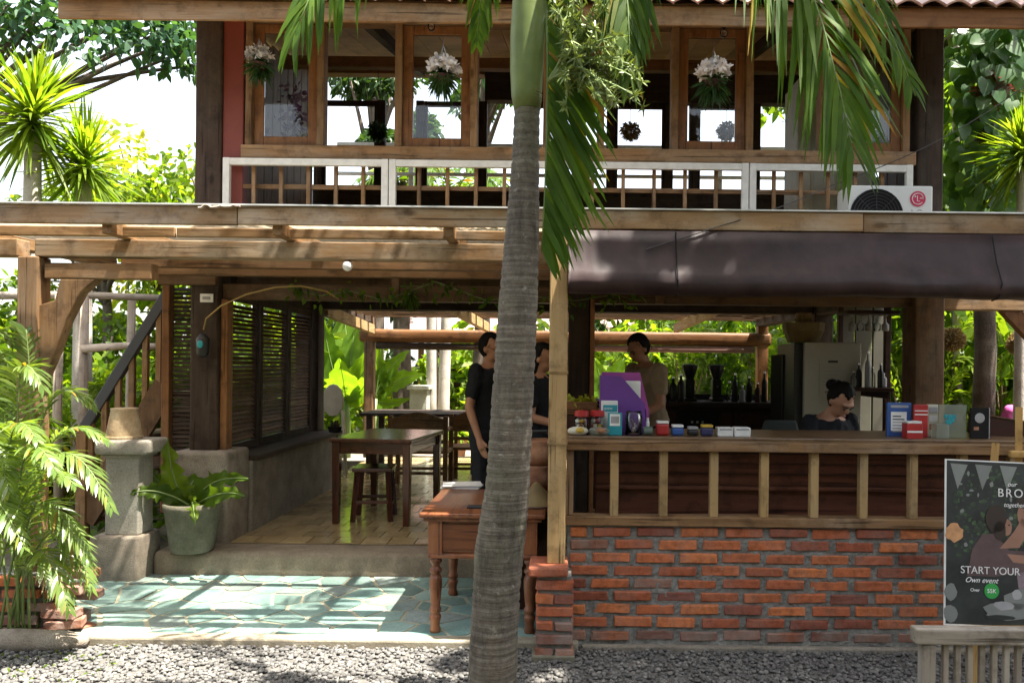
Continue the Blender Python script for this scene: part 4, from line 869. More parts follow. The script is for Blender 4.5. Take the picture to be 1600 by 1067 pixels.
b = MB(); b.prism([(c.x+.13*math.cos(a), 1.12+.20*math.sin(a)) for a in np.linspace(0, 6.283, 17)[:-1]], lambda p: (p[0], 9.4, p[1]), lambda p: (p[0], 9.43, p[1])); b.build('backrest', plain('rattan', (.36, .31, .22), .8), t, bevel=.01)
part('seat', 'rattan', t, (c.x-.2, c.x+.2, 9.05, 9.42, FZ+.4, FZ+.45)); 
for x in (-.17, .17):
    part('leg', 'rattan', t, (c.x+x-.02, c.x+x+.02, 9.07, 9.11, FZ, FZ+.399)); b = MB(); b.bar((c.x+x, 9.4, FZ), (c.x+x*.7, 9.415, 1.0), .035, .03); b.build('leg', 'rattan', t)
# carved desk with turned legs, on the slab
dx0, dx1 = P(656, 806, 4.36).x, P(852, 808, 4.36).x; dy0, dy1 = 4.33, 5.2; DZ = .748
desk = thing('writing_desk', 'old reddish wooden desk with turned legs behind the palm trunk', 'desk', ((dx0+dx1)/2, 4.7, SZ))
part('top', 'w:desk', desk, (dx0, dx1, dy0, dy1, DZ-.028, DZ), bevel=.008, seg=3); part('top_moulding', 'w:desk', desk, (dx0+.02, dx1-.02, dy0+.02, dy1-.02, DZ-.05, DZ-.0285), bevel=.006)
bx0, bx1 = dx0+.055, dx1-.055
part('apron', 'w:desk', desk, (bx0+.055, bx1-.055, dy0+.07, dy0+.1, .51, DZ-.051)); part('apron', 'w:desk', desk, (bx0+.01, bx0+.04, dy0+.12, dy1-.1, .51, DZ-.051)); part('apron', 'w:desk', desk, (bx1-.04, bx1-.01, dy0+.12, dy1-.1, .51, DZ-.051)); part('apron', 'w:desk', desk, (bx0+.055, bx1-.055, dy1-.09, dy1-.06, .51, DZ-.051))
part('bottom_moulding', 'w:desk', desk, (bx0-.012, bx1+.012, dy0+.045, dy1-.03, .482, .5085), bevel=.008, seg=3)
dr = part('drawer', 'w:desk', desk, (bx0+.065, bx1-.065, dy0+.06, dy0+.0695, .53, DZ-.07), bevel=.004); b = MB(); b.ell(((bx0+bx1)/2, dy0+.05, .60), .014, .014, .014, 12, 8); b.build('knob', 'steel', dr, smooth=True)
lp = [(.022, .005), (.03, .012), (.033, .03), (.026, .05), (.028, .075), (.035, .10), (.032, .11), (.024, .12), (.034, .135), (.034, .15), (.025, .16), (.03, .2), (.036, .27), (.037, .31), (.031, .335), (.022, .345), (.034, .358), (.036, .372), (.023, .385), (.022, .40), (.033, .412), (.035, .428), (.03, .44), (.03, .4265+.0)]
lp = lp[:-1]
for x in (bx0+.03, bx1-.03):
    for y in (dy0+.085, dy1-.075):
        part('corner_block', 'w:desk', desk, (x-.04, x+.04, y-.04, y+.04, .5087, DZ-.0512), bevel=.003); b = MB(); b.lathe((x, y, SZ-.014), [(r, z) for r, z in lp], 18); b.build('leg', wood('desk', 'z'), desk, smooth=True)
c = G(722, 756, DZ+.02); t = thing('magazine_stack', 'pale open magazines at the back of the desk', 'magazines', (c.x, c.y, DZ))
for k in range(3): b = MB(); b.box(-.13, .13, -.09, .09, .001+k*.008, .008+k*.008); o = b.build('magazine', ['white_plastic', 'ink_grey', 'white_plastic'][k], t, local=True); o.rotation_euler.z = R(-5+k*7)
c = G(742, 793, DZ); t = thing('pen_tray', 'small black phone lying on the desk by the trunk', 'phone', (c.x, c.y, DZ)); b = MB(); b.box(-.045, .045, -.035, .035, .001, .012); b.build('case', 'black', t, bevel=.004, local=True); b = MB(); b.box(-.04, .04, -.03, .03, .0122, .0128); b.build('screen', 'ink_dark', t, local=True)
c = P(838, 790, 4.6); t = thing('woven_hat', 'conical woven straw hat lying on the desk right of the trunk', 'hat', (c.x, 4.62, DZ)); b = MB(); b.lathe((c.x, 4.62, DZ+.001), [(.13, 0), (.12, .012), (.07, .07), (.02, .13), (.006, .14)], 24); b.build('cone', 'leaf_dry', t, smooth=True)
b = MB(); b.lathe((c.x, 4.62, DZ+.001), [(.134, 0), (.138, .004), (.134, .009)], 24); b.build('brim_band', 'w:bar', t)

# stone pedestal with a lantern pot
ped = thing('stone_pedestal', 'pale stone pedestal with wide cap beside the slab', 'pedestal', (P(185, 870, 5.45).x, 5.48, SZ))
part('base', 'carved_stone', ped, (P(138, 870, 5.34).x, P(214, 870, 5.34).x, 5.34, 5.66, 0, .36), bevel=.02, seg=3); c0_, c1_ = P(164, 780, 5.40).x, P(216, 780, 5.40).x
part('shaft', 'pale_concrete', ped, (c0_, c1_, 5.40, 5.60, .3605, .93), bevel=.008); part('cap', 'pale_concrete', ped, (P(146, 700, 5.34).x, P(228, 700, 5.34).x, 5.34, 5.66, .9305, 1.03), bevel=.022, seg=3); part('neck', 'pale_concrete', ped, (c0_-.02, c1_+.02, 5.38, 5.62, .905, .93), bevel=.008)
x = P(194, 680, 5.5).x; t = thing('clay_lantern', 'upturned pale clay lantern on the stone pedestal', 'lantern', (x, 5.5, 1.03)); b = MB(); b.lathe((x, 5.5, 1.031), [(.115, 0), (.118, .02), (.10, .12), (.085, .20), (.09, .215), (.07, .218)], 22); b.build('clay_body', rough_stone('pale_clay', (.30, .19, .10), (.44, .33, .20), (.55, .47, .34), 6), t, smooth=True)
b = MB(); b.lathe((x, 5.5, 1.032), [(.121, 0), (.123, .012), (.120, .022)], 22); b.build('rim', 'pale_clay', t)
# potted bird's-nest fern
pc = G(288, 866, FZ); x, y = pc.x, pc.y+.12
pot = thing('potted_fern', 'mossy concrete pot with broad wavy fern leaves on the step', 'potted plant', (x, y, FZ))
b = MB(); b.lathe((x, y, FZ+.001), [(.135, 0), (.15, .02), (.19, .30), (.20, .305), (.20, .35), (.185, .352), (.175, .31)], 26); b.build('pot', 'mossy_pot', pot, smooth=True); b = MB(); b.lathe((x, y, FZ+.28), [(.174, 0), (.17, .035), (.05, .045)], 18); b.build('soil', 'soil', pot)
def strap_leaf(parent, base, mid, tip, wmax, mat, name='leaf', wave=.03, n=16, nf=7, ph=0, widest=.6, side=None, cup=.25, jag=.16):
    c = curve(base, mid, tip, n); vs = []; fs = []
    for i in range(n):
        tt = i/(n-1); T = Vector(c[min(i+1, n-1)]-c[max(i-1, 0)]).normalized(); S = T.cross(Vector(side) if side else Vector((0, -1, .25))).normalized(); N_ = S.cross(T)
        w = wmax*(math.sin(math.pi*min(1, tt**(.7/widest*.6)*.96+.03))**.8)*.5+.003
        for k in range(nf):
            u = -1+2*k/(nf-1); e = math.sin(tt*26+ph+u*2)*wave*abs(u)**2; vs.append(Vector(c[i])+S*u*w*(1+jag*math.sin(tt*37+ph+(u > 0)*2)*abs(u)+jag*.6*math.sin(tt*71+ph*2+(u > 0))*abs(u))+N_*(e+cup*w*abs(u)))
    for i in range(n-1):
        for k in range(nf-1): fs.append((i*nf+k, i*nf+k+1, (i+1)*nf+k+1, (i+1)*nf+k))
    b = MB(); b.add(vs, fs); o = b.build(name, mat, parent, smooth=True)
    rb = MB(); rb.tube([Vector(p)+Vector((0, -.004, .002)) for p in c], [.009*(1-.8*i/(n-1))+.001 for i in range(n)], 6); rb.build('midrib', 'stem_green', o, smooth=True); return o
b0 = (x, y, FZ+.31)
for (mid, tip, w, ph) in ((P(268, 770, y), P(262, 684, y), .19, 0), (P(320, 740, y-.05), P(388, 748, y-.15), .15, 1), (P(345, 760, y-.2), P(383, 775, y-.35), .12, 5), (P(245, 755, y-.1), P(203, 772, y-.2), .12, 2), (P(300, 770, y-.2), P(306, 820, y-.33), .085, 3), (P(290, 740, y+.1), P(318, 752, y+.2), .13, 4), (P(250, 765, y+.1), P(232, 728, y+.15), .12, 6)):
    strap_leaf(pot, b0, mid, tip, w, 'leaf_bright' if ph in (0, 3) else 'leaf_mid', ph=ph, jag=.24, n=30, wave=.022)

# ---- poster on an easel and the slatted bench in front of the wall
PY = 3.62
bz = P(1500, 984, PY+.1).z
BY2 = 2.75; rz_ = P(1500, 980, BY2).z; bx0 = P(1427, 990, BY2).x
bn = thing('slatted_bench', 'weathered grey bench with slatted back in front of the poster', 'bench', (bx0+.5, BY2+.2, 0))
part('top_rail', 'w:grey', bn, (bx0, bx0+1.2, BY2-.025, BY2+.03, rz_-.055, rz_), bevel=.006)
for x in (bx0+.05, bx0+1.15):
    part('leg', 'w:grey', bn, (x-.024, x+.024, BY2-.02, BY2+.025, 0, rz_-.056), bevel=.005); part('leg', 'w:grey', bn, (x-.024, x+.024, BY2-.41, BY2-.36, 0, .37), bevel=.005)
for k in range(23): x = bx0+.115+k*.0436; part('slat', 'w:grey', bn, (x-.0095, x+.0095, BY2-.008, BY2+.012, .402, rz_-.056), bevel=.002)
for k in range(4): part('seat_plank', 'w:grey', bn, (bx0+.02, bx0+1.18, BY2-.125-k*.098, BY2-.035-k*.098, .372, .398), bevel=.004)
part('back_rail', 'w:grey', bn, (bx0+.075, bx0+1.125, BY2-.01, BY2+.02, .36, .401)); part('stretcher', 'w:grey', bn, (bx0+.075, bx0+1.125, BY2-.01, BY2+.02, .12, .16))
eas = thing('wooden_easel', 'yellow wooden easel standing behind the poster', 'easel', (P(1560, 900, PY+.1).x, PY+.12, 0))
ly = PY+.16
b = MB(); q0_, q1_ = P(1530, 975, PY+.14), P(1556, 692, PY+.20); b.bar(q0_+(q0_-q1_)*(q0_.z/(q1_.z-q0_.z)), q1_, .03, .018); b.build('leg', 'w:easel', eas); b = MB(); q0_, q1_ = P(1590, 975, PY+.15), P(1592, 636, PY+.22); b.bar(q0_+(q0_-q1_)*(q0_.z/(q1_.z-q0_.z)), q1_, .032, .02); b.build('leg', 'w:easel', eas); b = MB(); q0_, q1_ = P(1640, 975, PY+.17), P(1610, 640, PY+.24); b.bar(q0_+(q0_-q1_)*(q0_.z/(q1_.z-q0_.z)), q1_, .022, .02); b.build('leg', 'w:easel', eas)
part('ledge', 'w:easel', eas, (P(1483, 975, PY+.09).x, P(1700, 975, PY+.09).x, PY+.085, PY+.135, bz+.004, bz+.022)); a = P(1580, 712, PY+.17); part('clamp', 'w:easel', eas, (a.x, a.x+.1, PY+.165, PY+.20, a.z-.01, a.z+.025))
# poster: local frame, x along the poster, z up, leaning back a little
w_, h_ = .62, .80; bl = P(1471, 974, PY+.10)
pos = thing('poster', 'dark promotional poster reading START YOUR leaning on the easel', 'poster', (bl.x+.012, PY+.10, bz+.024)); pos.rotation_euler = (R(-4.5), R(2.3), R(2))
def pq(name, mat, *polys, y=-.001, th=.0006):
    for poly in polys:
        b = MB(); b.prism(poly, lambda p: (p[0]*w_, y, p[1]*h_), lambda p: (p[0]*w_, y-th, p[1]*h_)); o = b.build(name, mat, pos, local=True)
def blob(cx, cz, rx, rz, n=14, j=.1, a0=0): return [(cx+rx*math.cos(a0+6.2832*i/n)*(1+random.uniform(-j, j)), cz+rz*math.sin(a0+6.2832*i/n)*(1+random.uniform(-j, j))) for i in range(n)]
plain('poster_dark', (.022, .027, .027), .5, var=.5, scale=9, bmp=0); plain('poster_green', (.05, .09, .04), .5, var=.6, scale=30, bmp=0); plain('poster_pale', (.19, .205, .195), .5, var=.1, bmp=0); plain('poster_mauve', (.10, .062, .064), .5, var=.2, scale=12, bmp=0); plain('poster_skin', (.30, .16, .11), .5, bmp=0); plain('poster_peach', (.50, .26, .12), .5, var=.25, scale=20, bmp=0); plain('poster_hair', (.03, .02, .016), .5, bmp=0)
b = MB(); b.box(0, w_, 0, .006, 0, h_); b.build('board', 'white_plastic', pos, local=True)
pq('print_background', 'poster_dark', [(.012, .01), (.995, .01), (.995, .992), (.012, .992)], y=-.0002)
random.seed(21)
plain('poster_deep', (.035, .055, .032), .5, var=.6, scale=30, bmp=0)
lb = {0: [], 1: [], 2: []}
for k in range(260): cx, cz = random.uniform(.08, .7), random.uniform(.42, .95); lb[0 if k % 3 else (1 if k % 12 else 2)].append(blob(cx, cz, .017*random.uniform(.4, 1.5), .011*random.uniform(.4, 1.5), 6, .35))
for q, mm in ((0, 'poster_deep'), (1, 'poster_green'), (2, 'poster_pale')):
    b = MB()
    for i_, poly in enumerate(lb[q]): b.prism(poly, lambda p: (p[0]*w_, -.0008-q*.0002-(i_ % 9)*.00001, p[1]*h_), lambda p: (p[0]*w_, -.0009-q*.0002-(i_ % 9)*.00001, p[1]*h_))
    b.build('print_foliage', mm, pos, local=True)
for k in range(5): x = .04+k*.20; pq('print_bunting', 'poster_pale', [(x, .975), (x+.14, .97), (x+.06, .82)], y=-.0016)
pq('print_flower', 'poster_peach', blob(.075, .555, .07, .055, 16, .16), y=-.0016); pq('print_flower', 'poster_pale', blob(.05, .20, .05, .05, 12, .12), blob(.05, .07, .06, .05, 12, .12), y=-.0016)
pq('print_person', 'poster_mauve', [(.18, .30), (.22, .46), (.30, .55), (.40, .56), (.52, .46), (.75, .46), (.8, .36), (.60, .33), (.40, .30)], y=-.0016)
pq('print_person', 'poster_skin', blob(.50, .60, .04, .05, 14, .05), blob(.66, .68, .08, .08, 14, .05), [(.44, .47), (.56, .58), (.62, .66), (.70, .62), (.60, .48)], [(.5, .44), (.78, .43), (.8, .38), (.55, .39)], y=-.0024)
pq('print_person', 'poster_hair', blob(.41, .65, .085, .085, 18, .05), blob(.44, .58, .05, .06, 14, .08), blob(.66, .755, .10, .04, 12, .06), y=-.0032)
for a_, z_ in ((.515, .615), (.64, .70), (.69, .70)): pq('print_eye', 'poster_hair', blob(a_, z_, .009, .005, 8, 0), y=-.0036)
pq('print_dress', plain('poster_pink', (.22, .17, .19), .5, var=.3, scale=25, bmp=0), [(.56, .44), (.85, .44), (.9, .05), (.62, .10)], y=-.0008)
pq('print_dish', 'poster_pale', blob(.50, .10, .20, .05, 16, .2), blob(.60, .17, .12, .06, 14, .2), y=-.0024); pq('print_dish', 'ink_grey', blob(.48, .13, .08, .03, 10, .2), blob(.58, .2, .04, .03, 9, .2), y=-.0030); pq('print_dish', 'poster_dark', blob(.45, .06, .12, .015, 10, .1), y=-.0033)
pq('green_disc', 'ink_green', blob(.376, .215, .060, .047, 24, 0), y=-.0036)
for s_, sz, x, z, sh_ in (('START YOUR', .050, .125, .315, 0), ('Own event', .036, .16, .262, .4), ('Over', .022, .205, .208, 0)): text(pos, s_, sz, (x*w_, -.0042, z*h_), FR, 'ink_white', 'lettering', shear=sh_)
text(pos, '55K', .028, (.376*w_, -.0046, .203*h_), FR, 'ink_white', align='CENTER'); text(pos, 'BRO', .058, (.42*w_, -.0042, .785*h_), FR, 'ink_white', spacing=1.25); text(pos, 'our', .032, (.50*w_, -.0042, .85*h_), FR, 'ink_white', shear=.3); text(pos, 'together', .03, (.47*w_, -.0042, .725*h_), FR, 'ink_white', shear=.3)
random.seed(11)
# ================================================================== THE FRONT PALM
TY = 3.45
tp_ = [(765, 1150), (769, 1060), (774, 960), (780, 860), (793, 760), (799, 660), (805, 560), (810, 460), (816, 360), (821, 260), (824, 160)]; tr_ = [40, 38, 38, 38, 35, 33, 32, 30, 26, 22, 19.5]
ks = np.array([P(a, b, TY) for a, b in tp_]); zz = np.linspace(0.0, ks[-1][2], 230)
xs = np.interp(zz, ks[:, 2], ks[:, 0]); rs = np.interp(zz, ks[:, 2], np.array(tr_)/F*TY); rs[:14] *= np.linspace(1.3, 1, 14)
palm = thing('front_palm', 'slender grey ringed palm with green crownshaft standing before the house', 'palm tree', (float(xs[0]), TY, 0))
vs = []; fs = []; NN = 40; nz = len(zz)
for i in range(nz):
    ring = (zz[i]+.006*math.sin(zz[i]*9)) % .052
    for k in range(NN):
        a = 2*math.pi*k/NN; d = Vector((math.cos(a), math.sin(a), 0)); q = Vector((d.x*2.2, d.y*2.2, zz[i]*3))
        r = rs[i]*(1+mnoise.noise(q)*.045+mnoise.noise(q*5)*.018)-(.004+.003*mnoise.noise(Vector((a, zz[i]*7, 4))) if ring < .010 else 0)
        # broken bark on the right flank near the foot
        if zz[i] < 1.2 and math.cos(a-.15) > .55:
            h = mnoise.noise(Vector((d.y*9, 2, zz[i]*11))); r -= .014*max(0, h+.05)*(1.25-zz[i])
        vs.append((xs[i]+d.x*r, TY+d.y*r, zz[i]))
for i in range(nz-1):
    for k in range(NN): fs.append((i*NN+k, i*NN+(k+1) % NN, (i+1)*NN+(k+1) % NN, (i+1)*NN+k))
def trunkmat():
    m = bpy.data.materials.new('palm_bark'); t, N, L, bs = nodes_of(m); v = obj_vec(t, (1, 1, 1), False)
    a = noise_tex(t, obj_vec(t, (2.2, 2.2, 55), False), 1.6, 4, .6); b_ = noise_tex(t, v, 3.2, 5, .65); c = noise_tex(t, v, 55, 3, .7)
    col = ramp(t, a, [(.3, (.07, .056, .042)), (.5, (.115, .098, .075)), (.72, (.165, .145, .115))])
    col = mixcol(t, col, (.10, .105, .06), ramp(t, b_, [(.48, (0, 0, 0)), (.7, (.6, .6, .6))])); b3 = noise_tex(t, obj_vec(t, (5, 5, 1.3), False), 1.5, 6, .7); col = mixcol(t, col, ramp(t, b3, [(.32, (.2, .17, .14)), (.48, (1, 1, 1)), (.72, (1.5, 1.48, 1.4))]), .85, 'MULTIPLY')
    b4 = noise_tex(t, v, 16, 4, .7); col = mixcol(t, col, (.30, .29, .25), ramp(t, b4, [(.62, (0, 0, 0)), (.70, (.65, .65, .65))]))
    col = mixcol(t, col, ramp(t, c, [(.35, (.5, .5, .5)), (.55, (1, 1, 1))]), .6, 'MULTIPLY'); L.new(col, bs.inputs['Base Color']); bs.inputs['Roughness'].default_value = .85
    bump(t, bs, mixcol(t, a, c, .4), .8, .012); MATS['palm_bark'] = m
trunkmat()
b = MB(); b.add(vs, fs); b.build('trunk', 'palm_bark', palm, smooth=True)
cr = [(824, 172, 21), (823, 150, 24), (823, 110, 26), (824, 60, 27), (828, 0, 27), (832, -60, 24), (836, -120, 16), (838, -160, 8)]
b = MB(); b.tube([P(a, c, TY) for a, c, r in cr], [r/F*TY for a, c, r in cr], 20); b.build('crownshaft', 'crownshaft', palm, smooth=True)
b = MB(); 
for k in range(3): p = P(824, 150+k*8, TY); b.lathe(p, [((22-k)/F*TY, 0), ((24-k)/F*TY, .006), ((22-k)/F*TY, .012)], 20)
b.build('leaf_scar', 'leaf_dry', palm)
def pfr(p0, p1, p2, **k):
    lv = LV(); mb = MB(); frond(lv, mb, P(*p0), P(*p1), P(*p2), **k); rib = mb.build('midrib', 'stem_green', palm, smooth=True); lv.build('leaflets', 'leaf_palm', rib)
TP = 0
pfr((834, -120, 3.45), (640, -420, 3.3), (452, 75, 3.05), n=54, L=.56, W=.026, ang=38, droop=.75, plane=(0, -.8, .6), start=.3)
pfr((838, -120, 3.5), (868, 40, 3.4), (846, 395, 3.42), n=80, L=.56, W=.027, ang=42, droop=.12, plane=(0, -1, 0), start=.22, sides=(-1,), tipL=.8)
pfr((842, -130, 3.45), (980, -330, 3.3), (985, 130, 3.2), n=56, L=.45, W=.026, ang=42, droop=.8, plane=(.1, -.7, .7), start=.25)
pfr((845, -130, 3.45), (1190, -520, 3.2), (1335, 250, 2.95), n=74, L=.66, W=.027, ang=42, droop=.4, plane=(.25, -.9, .35), start=.3, tipL=.8)
pfr((845, -130, 3.5), (1230, -430, 3.4), (1430, 150, 3.25), n=52, L=.5, W=.024, ang=42, droop=.6, plane=(.2, -.8, .5), start=.35)
pfr((826, -130, 3.5), (770, -260, 3.6), (745, 70, 3.65), n=36, L=.3, W=.026, ang=45, droop=.7, plane=(0, -.8, .5), start=.3)
pfr((838, -140, 3.5), (700, -700, 4.2), (500, -260, 4.9), n=30, L=.6, W=.05, droop=.6); pfr((838, -140, 3.5), (900, -700, 4.2), (1150, -330, 5.0), n=30, L=.6, W=.05, droop=.6)
pfr((838, -140, 3.4), (860, -700, 2.7), (980, -700, 1.9), n=30, L=.6, W=.05, droop=.6); pfr((838, -140, 3.4), (740, -800, 2.8), (420, -700, 2.2), n=30, L=.6, W=.05, droop=.6)
# flower stalk
fl = MB(); bd = LV(); st0 = P(856, 128, 3.36); BP = []; BDr = []
random.seed(5)
for k in range(46):
    tip = P(random.uniform(862, 1005), random.uniform(-25, 170), random.uniform(3.0, 3.4)); j = P(903+random.uniform(-14, 14), 80+random.uniform(-14, 14), 3.3)
    c = curve(st0, j, tip, 9); fl.tube([Vector(q) for q in c], [.010*(1-.75*i/8) for i in range(9)], 5)
    for i in range(3, 9):
        for s in range(10):
            d = Vector((random.gauss(0, 1), random.gauss(0, 1), random.gauss(0, 1))).normalized(); BP.append(Vector(c[i])+(Vector(c[min(i+1, 8)])-Vector(c[i]))*random.random()); BDr.append(d)
fo = fl.build('flower_stalk', 'stem_green', palm, smooth=True); bd.blades(BP, BDr, rnd_dirs(len(BP)), RNG.uniform(.02, .05, len(BP)), .0095, .1); bd.build('flower_spikelets', 'crownshaft', fo)

# ================================================================== plant builders
def areca(name, lab, base, fronds, mat='leaf_bright', L=.26, W=.022, grp=None, n=30, trunkr=.014, cat='palm'):
    t = thing(name, lab, cat, base, grp)
    for (p0, p1, p2) in fronds:
        lv = LV(); mb = MB(); frond(lv, mb, p0, p1, p2, n=n, L=L, W=W, ang=52, droop=.35, start=.25, r=.008, jit=.06); rb = mb.build('stem', 'stem_green', t, smooth=True); lv.build('leaflets', mat, rb)
    return t
fr_l = []
B0 = Vector((-3.02, 4.3, .0))
for (mx, my, ex_, ey, Yd) in ((60, 600, 178, 800, 4.0), (40, 640, 170, 690, 4.25), (30, 560, 150, 640, 4.35), (20, 700, 140, 880, 4.0), (80, 760, 145, 925, 4.1), (-20, 620, 60, 690, 3.9), (-10, 500, 70, 610, 4.1), (30, 720, 120, 760, 3.85), (-40, 560, 20, 800, 3.95), (50, 800, 110, 960, 3.95), (-60, 480, 20, 540, 4.3), (10, 640, 90, 740, 3.8), (40, 520, 40, 520, 4.4), (-60, 700, 40, 860, 3.8)):
    p2 = P(ex_, ey, Yd); p1 = P(mx, my-60, (Yd+4.3)/2); b0 = B0+Vector((random.uniform(-.18, .12), random.uniform(-.08, .08), 0)); fr_l.append((b0, p1, p2))
areca('areca_palm', 'sunlit clump of feathery areca palm overhanging the brick planter', B0, fr_l, 'leaf_areca', L=.25, W=.017, n=40)
fr_l = []; B1 = Vector((-3.75, 4.7, 0))
for k in range(12):
    a = random.uniform(-1.2, 2.6); h = random.uniform(1.0, 1.9); r = random.uniform(.4, .8); fr_l.append((B1+Vector((random.uniform(-.1, .1), random.uniform(-.1, .1), 0)), B1+Vector((math.cos(a)*r*.4, math.sin(a)*r*.4, h*1.25)), B1+Vector((math.cos(a)*r, math.sin(a)*r, h*.85))))
areca('areca_palm', 'taller areca palm behind the left veranda post', B1, fr_l, 'leaf_mid', L=.28, W=.019, n=38)
def dracaena(lab, head, R_, n, base_z=0, trunkr=.09, lean=.0, grp='spiky dracaenas', W=.055, dry=0):
    t = thing('dracaena_plant', lab, 'dracaena', (head.x+lean, head.y, base_z), grp); b = MB(); m_ = 9
    b.tube([(head.x+lean*(1-i/8), head.y, base_z+(head.z-.1-base_z)*i/8) for i in range(m_)], [trunkr*(1.15-.35*i/8) for i in range(m_)], 10); b.build('trunk', 'bark_pale', t, smooth=True)
    el = RNG.uniform(-.75, 1.45, n); az = RNG.uniform(0, 6.283, n); D = np.stack([np.cos(el)*np.cos(az), np.cos(el)*np.sin(az), np.sin(el)], 1)
    B = np.array(head)+np.stack([RNG.normal(0, .03, n), RNG.normal(0, .03, n), el*.09], 1); lv = LV()
    lv.blades(B, D, np.stack([-np.sin(az), np.cos(az), RNG.normal(0, .3, n)], 1), R_*RNG.uniform(.8, 1.15, n), W, RNG.uniform(.05, .4, n), prof=(.5, .85, 1, .8, .5, .03)); lv.build('leaf_rosette', 'leaf_bright', t); return t
dracaena('tall spiky dracaena at the left edge above the veranda roof', P(52, 190, 7.6), .80, 300, W=.036); dracaena('shorter spiky dracaena right of the tall one above the veranda roof', P(132, 262, 7.9), .66, 240, W=.034); dracaena('spiky dracaena at the right edge beyond the air conditioner', P(1597, 245, 7.0), .50, 240, trunkr=.05, W=.028)
def leafcloud(centers, radii, per, L, Wr, mat_up=.3, flat=.6):
    lv = LV()
    for c, r in zip(centers, radii):
        n = per; d = rnd_dirs(n); q = np.array(c)+d*np.array([r, r, r*flat])*(RNG.uniform(.25, 1, (n, 1))**.5)
        D = rnd_dirs(n, mat_up-.35)+d*.6; lv.blades(q, D, rnd_dirs(n), RNG.uniform(.7, 1.25, n)*L, L*Wr*RNG.uniform(.8, 1.2, n), RNG.uniform(0, .4, n), prof=(.2, .9, 1, .6, .03))
    return lv
def tree(name, lab, base, top, centers, radii, per, L, Wr, mat, tr=.12, cat='tree', grp=None, bark='bark', flat=.6):
    t = thing(name, lab, cat, base, grp); base = Vector(base); top = Vector(top); b = MB(); mid = (base+top)/2+Vector((random.uniform(-.15, .15), random.uniform(-.1, .1), 0))
    b.tube([Vector(q) for q in curve(base, mid, top, 8)], [tr*(1.25-.65*i/7) for i in range(8)], 10)
    for c in centers: 
        s = base.lerp(top, random.uniform(.7, 1.0)); b.tube([Vector(q) for q in curve(s, (s+Vector(c))/2+Vector((0, 0, .15)), Vector(c), 6)], [tr*.42*(1-.8*i/5)+.004 for i in range(6)], 6)
    b.build('trunk', bark, t, smooth=True); lv = leafcloud(centers, radii, per, L, Wr, flat=flat); lv.build('crown', mat, t); return t
# tree whose leaves hang into the top left corner
cs = [P(a, b_, y_) for a, b_, y_ in ((10, 10, 8.4), (60, 30, 8.6), (100, 15, 8.8), (130, 60, 8.6), (20, 60, 8.9), (150, 20, 9.2), (215, 25, 9), (250, 50, 9), (285, 20, 9.2), (290, 80, 9), (240, 75, 8.9), (310, 50, 9.4), (330, 100, 9.3), (40, -60, 8.5), (150, -70, 9), (260, -60, 9))]
tree('broadleaf_tree', 'leafy tree hanging bluish leaves into the bright top left sky', (-8.4, 9.5, 0), (-7.4, 9.2, 5.2), cs, [.42]*len(cs), 115, .12, .6, 'leaf_blue', .11, grp=None)
# shade tree and its neighbour outside the picture, front right
random.seed(3)
cs = [(4.4+random.uniform(-2.1, 2.3), 2.6+random.uniform(-2.0, 1.9), 6.9+random.uniform(-.8, .9)) for k in range(46)]+[(3.3+.45*k, 3.2+.2*(k % 3), 7.0) for k in range(7)]
cs = [c for c in cs if math.hypot(c[0]-2.0, c[1]-3.4) > .85]
tree('shade_tree', 'large spreading shade tree standing right of the viewer', (6.3, .6, 0), (5.0, 2.0, 6.2), cs, [.75]*len(cs), 330, .26, .5, 'leaf_mid', .28)
cs = [(-1.2+random.uniform(-1.2, 1.0), 1.0+random.uniform(-.8, 1.0), 7.2+random.uniform(-.6, .6)) for k in range(9)]
# ---- background planting: prototype crowns copied with their own size and turn
random.seed(9)
def proto_shrub(kind):
    if kind == 'broad': cs = [(random.uniform(-.7, .7), random.uniform(-.6, .6), random.uniform(.3, 1.75)) for k in range(20)]; lv = leafcloud(cs, [.38]*20, 62, .24, .42, flat=.9); mat = 'leaf_bright'
    elif kind == 'fine': cs = [(random.uniform(-.75, .75), random.uniform(-.6, .6), random.uniform(.25, 1.8)) for k in range(24)]; lv = leafcloud(cs, [.34]*24, 120, .11, .5, flat=.9); mat = 'leaf_mid'
    elif kind == 'croton': cs = [(random.uniform(-.5, .5), random.uniform(-.5, .5), random.uniform(.2, 1.1)) for k in range(14)]; lv = leafcloud(cs, [.3]*14, 60, .2, .28, flat=.9); mat = 'leaf_yellow'
    elif kind == 'dark': cs = [(random.uniform(-.75, .75), random.uniform(-.6, .6), random.uniform(.25, 1.8)) for k in range(22)]; lv = leafcloud(cs, [.38]*22, 80, .16, .45, flat=.9); mat = 'leaf_dark'
    else:
        lv = LV(); mb = MB(); mat = 'leaf_bright' if kind == 'palm' else 'leaf_mid'
        for k in range(15):
            a = random.uniform(0, 6.28); r = random.uniform(.5, 1.1); h = random.uniform(1.1, 2.1); frond(lv, mb, (0, 0, 0), (math.cos(a)*r*.4, math.sin(a)*r*.4, h*1.25), (math.cos(a)*r, math.sin(a)*r, h*.8), n=30, L=.34, W=.035, droop=.4, start=.3)
    V = np.concatenate(lv.V); Q = np.concatenate(lv.Q); me = np_mesh('crown', V, Q, True); me.materials.append(MATS[mat])
    b = MB()
    for k in range(7): a = random.uniform(0, 6.28); q = random.uniform(.2, .5); b.tube([(0, 0, 0), (q*.4*math.cos(a), q*.4*math.sin(a), .6), (q*math.cos(a), q*math.sin(a), 1.4)], [.028, .02, .006], 5)
    ms = b.mesh('stems'); ms.materials.append(MATS['stem_brown']); return me, ms
PR = {k: proto_shrub(k) for k in ('broad', 'fine', 'croton', 'dark', 'palm')}
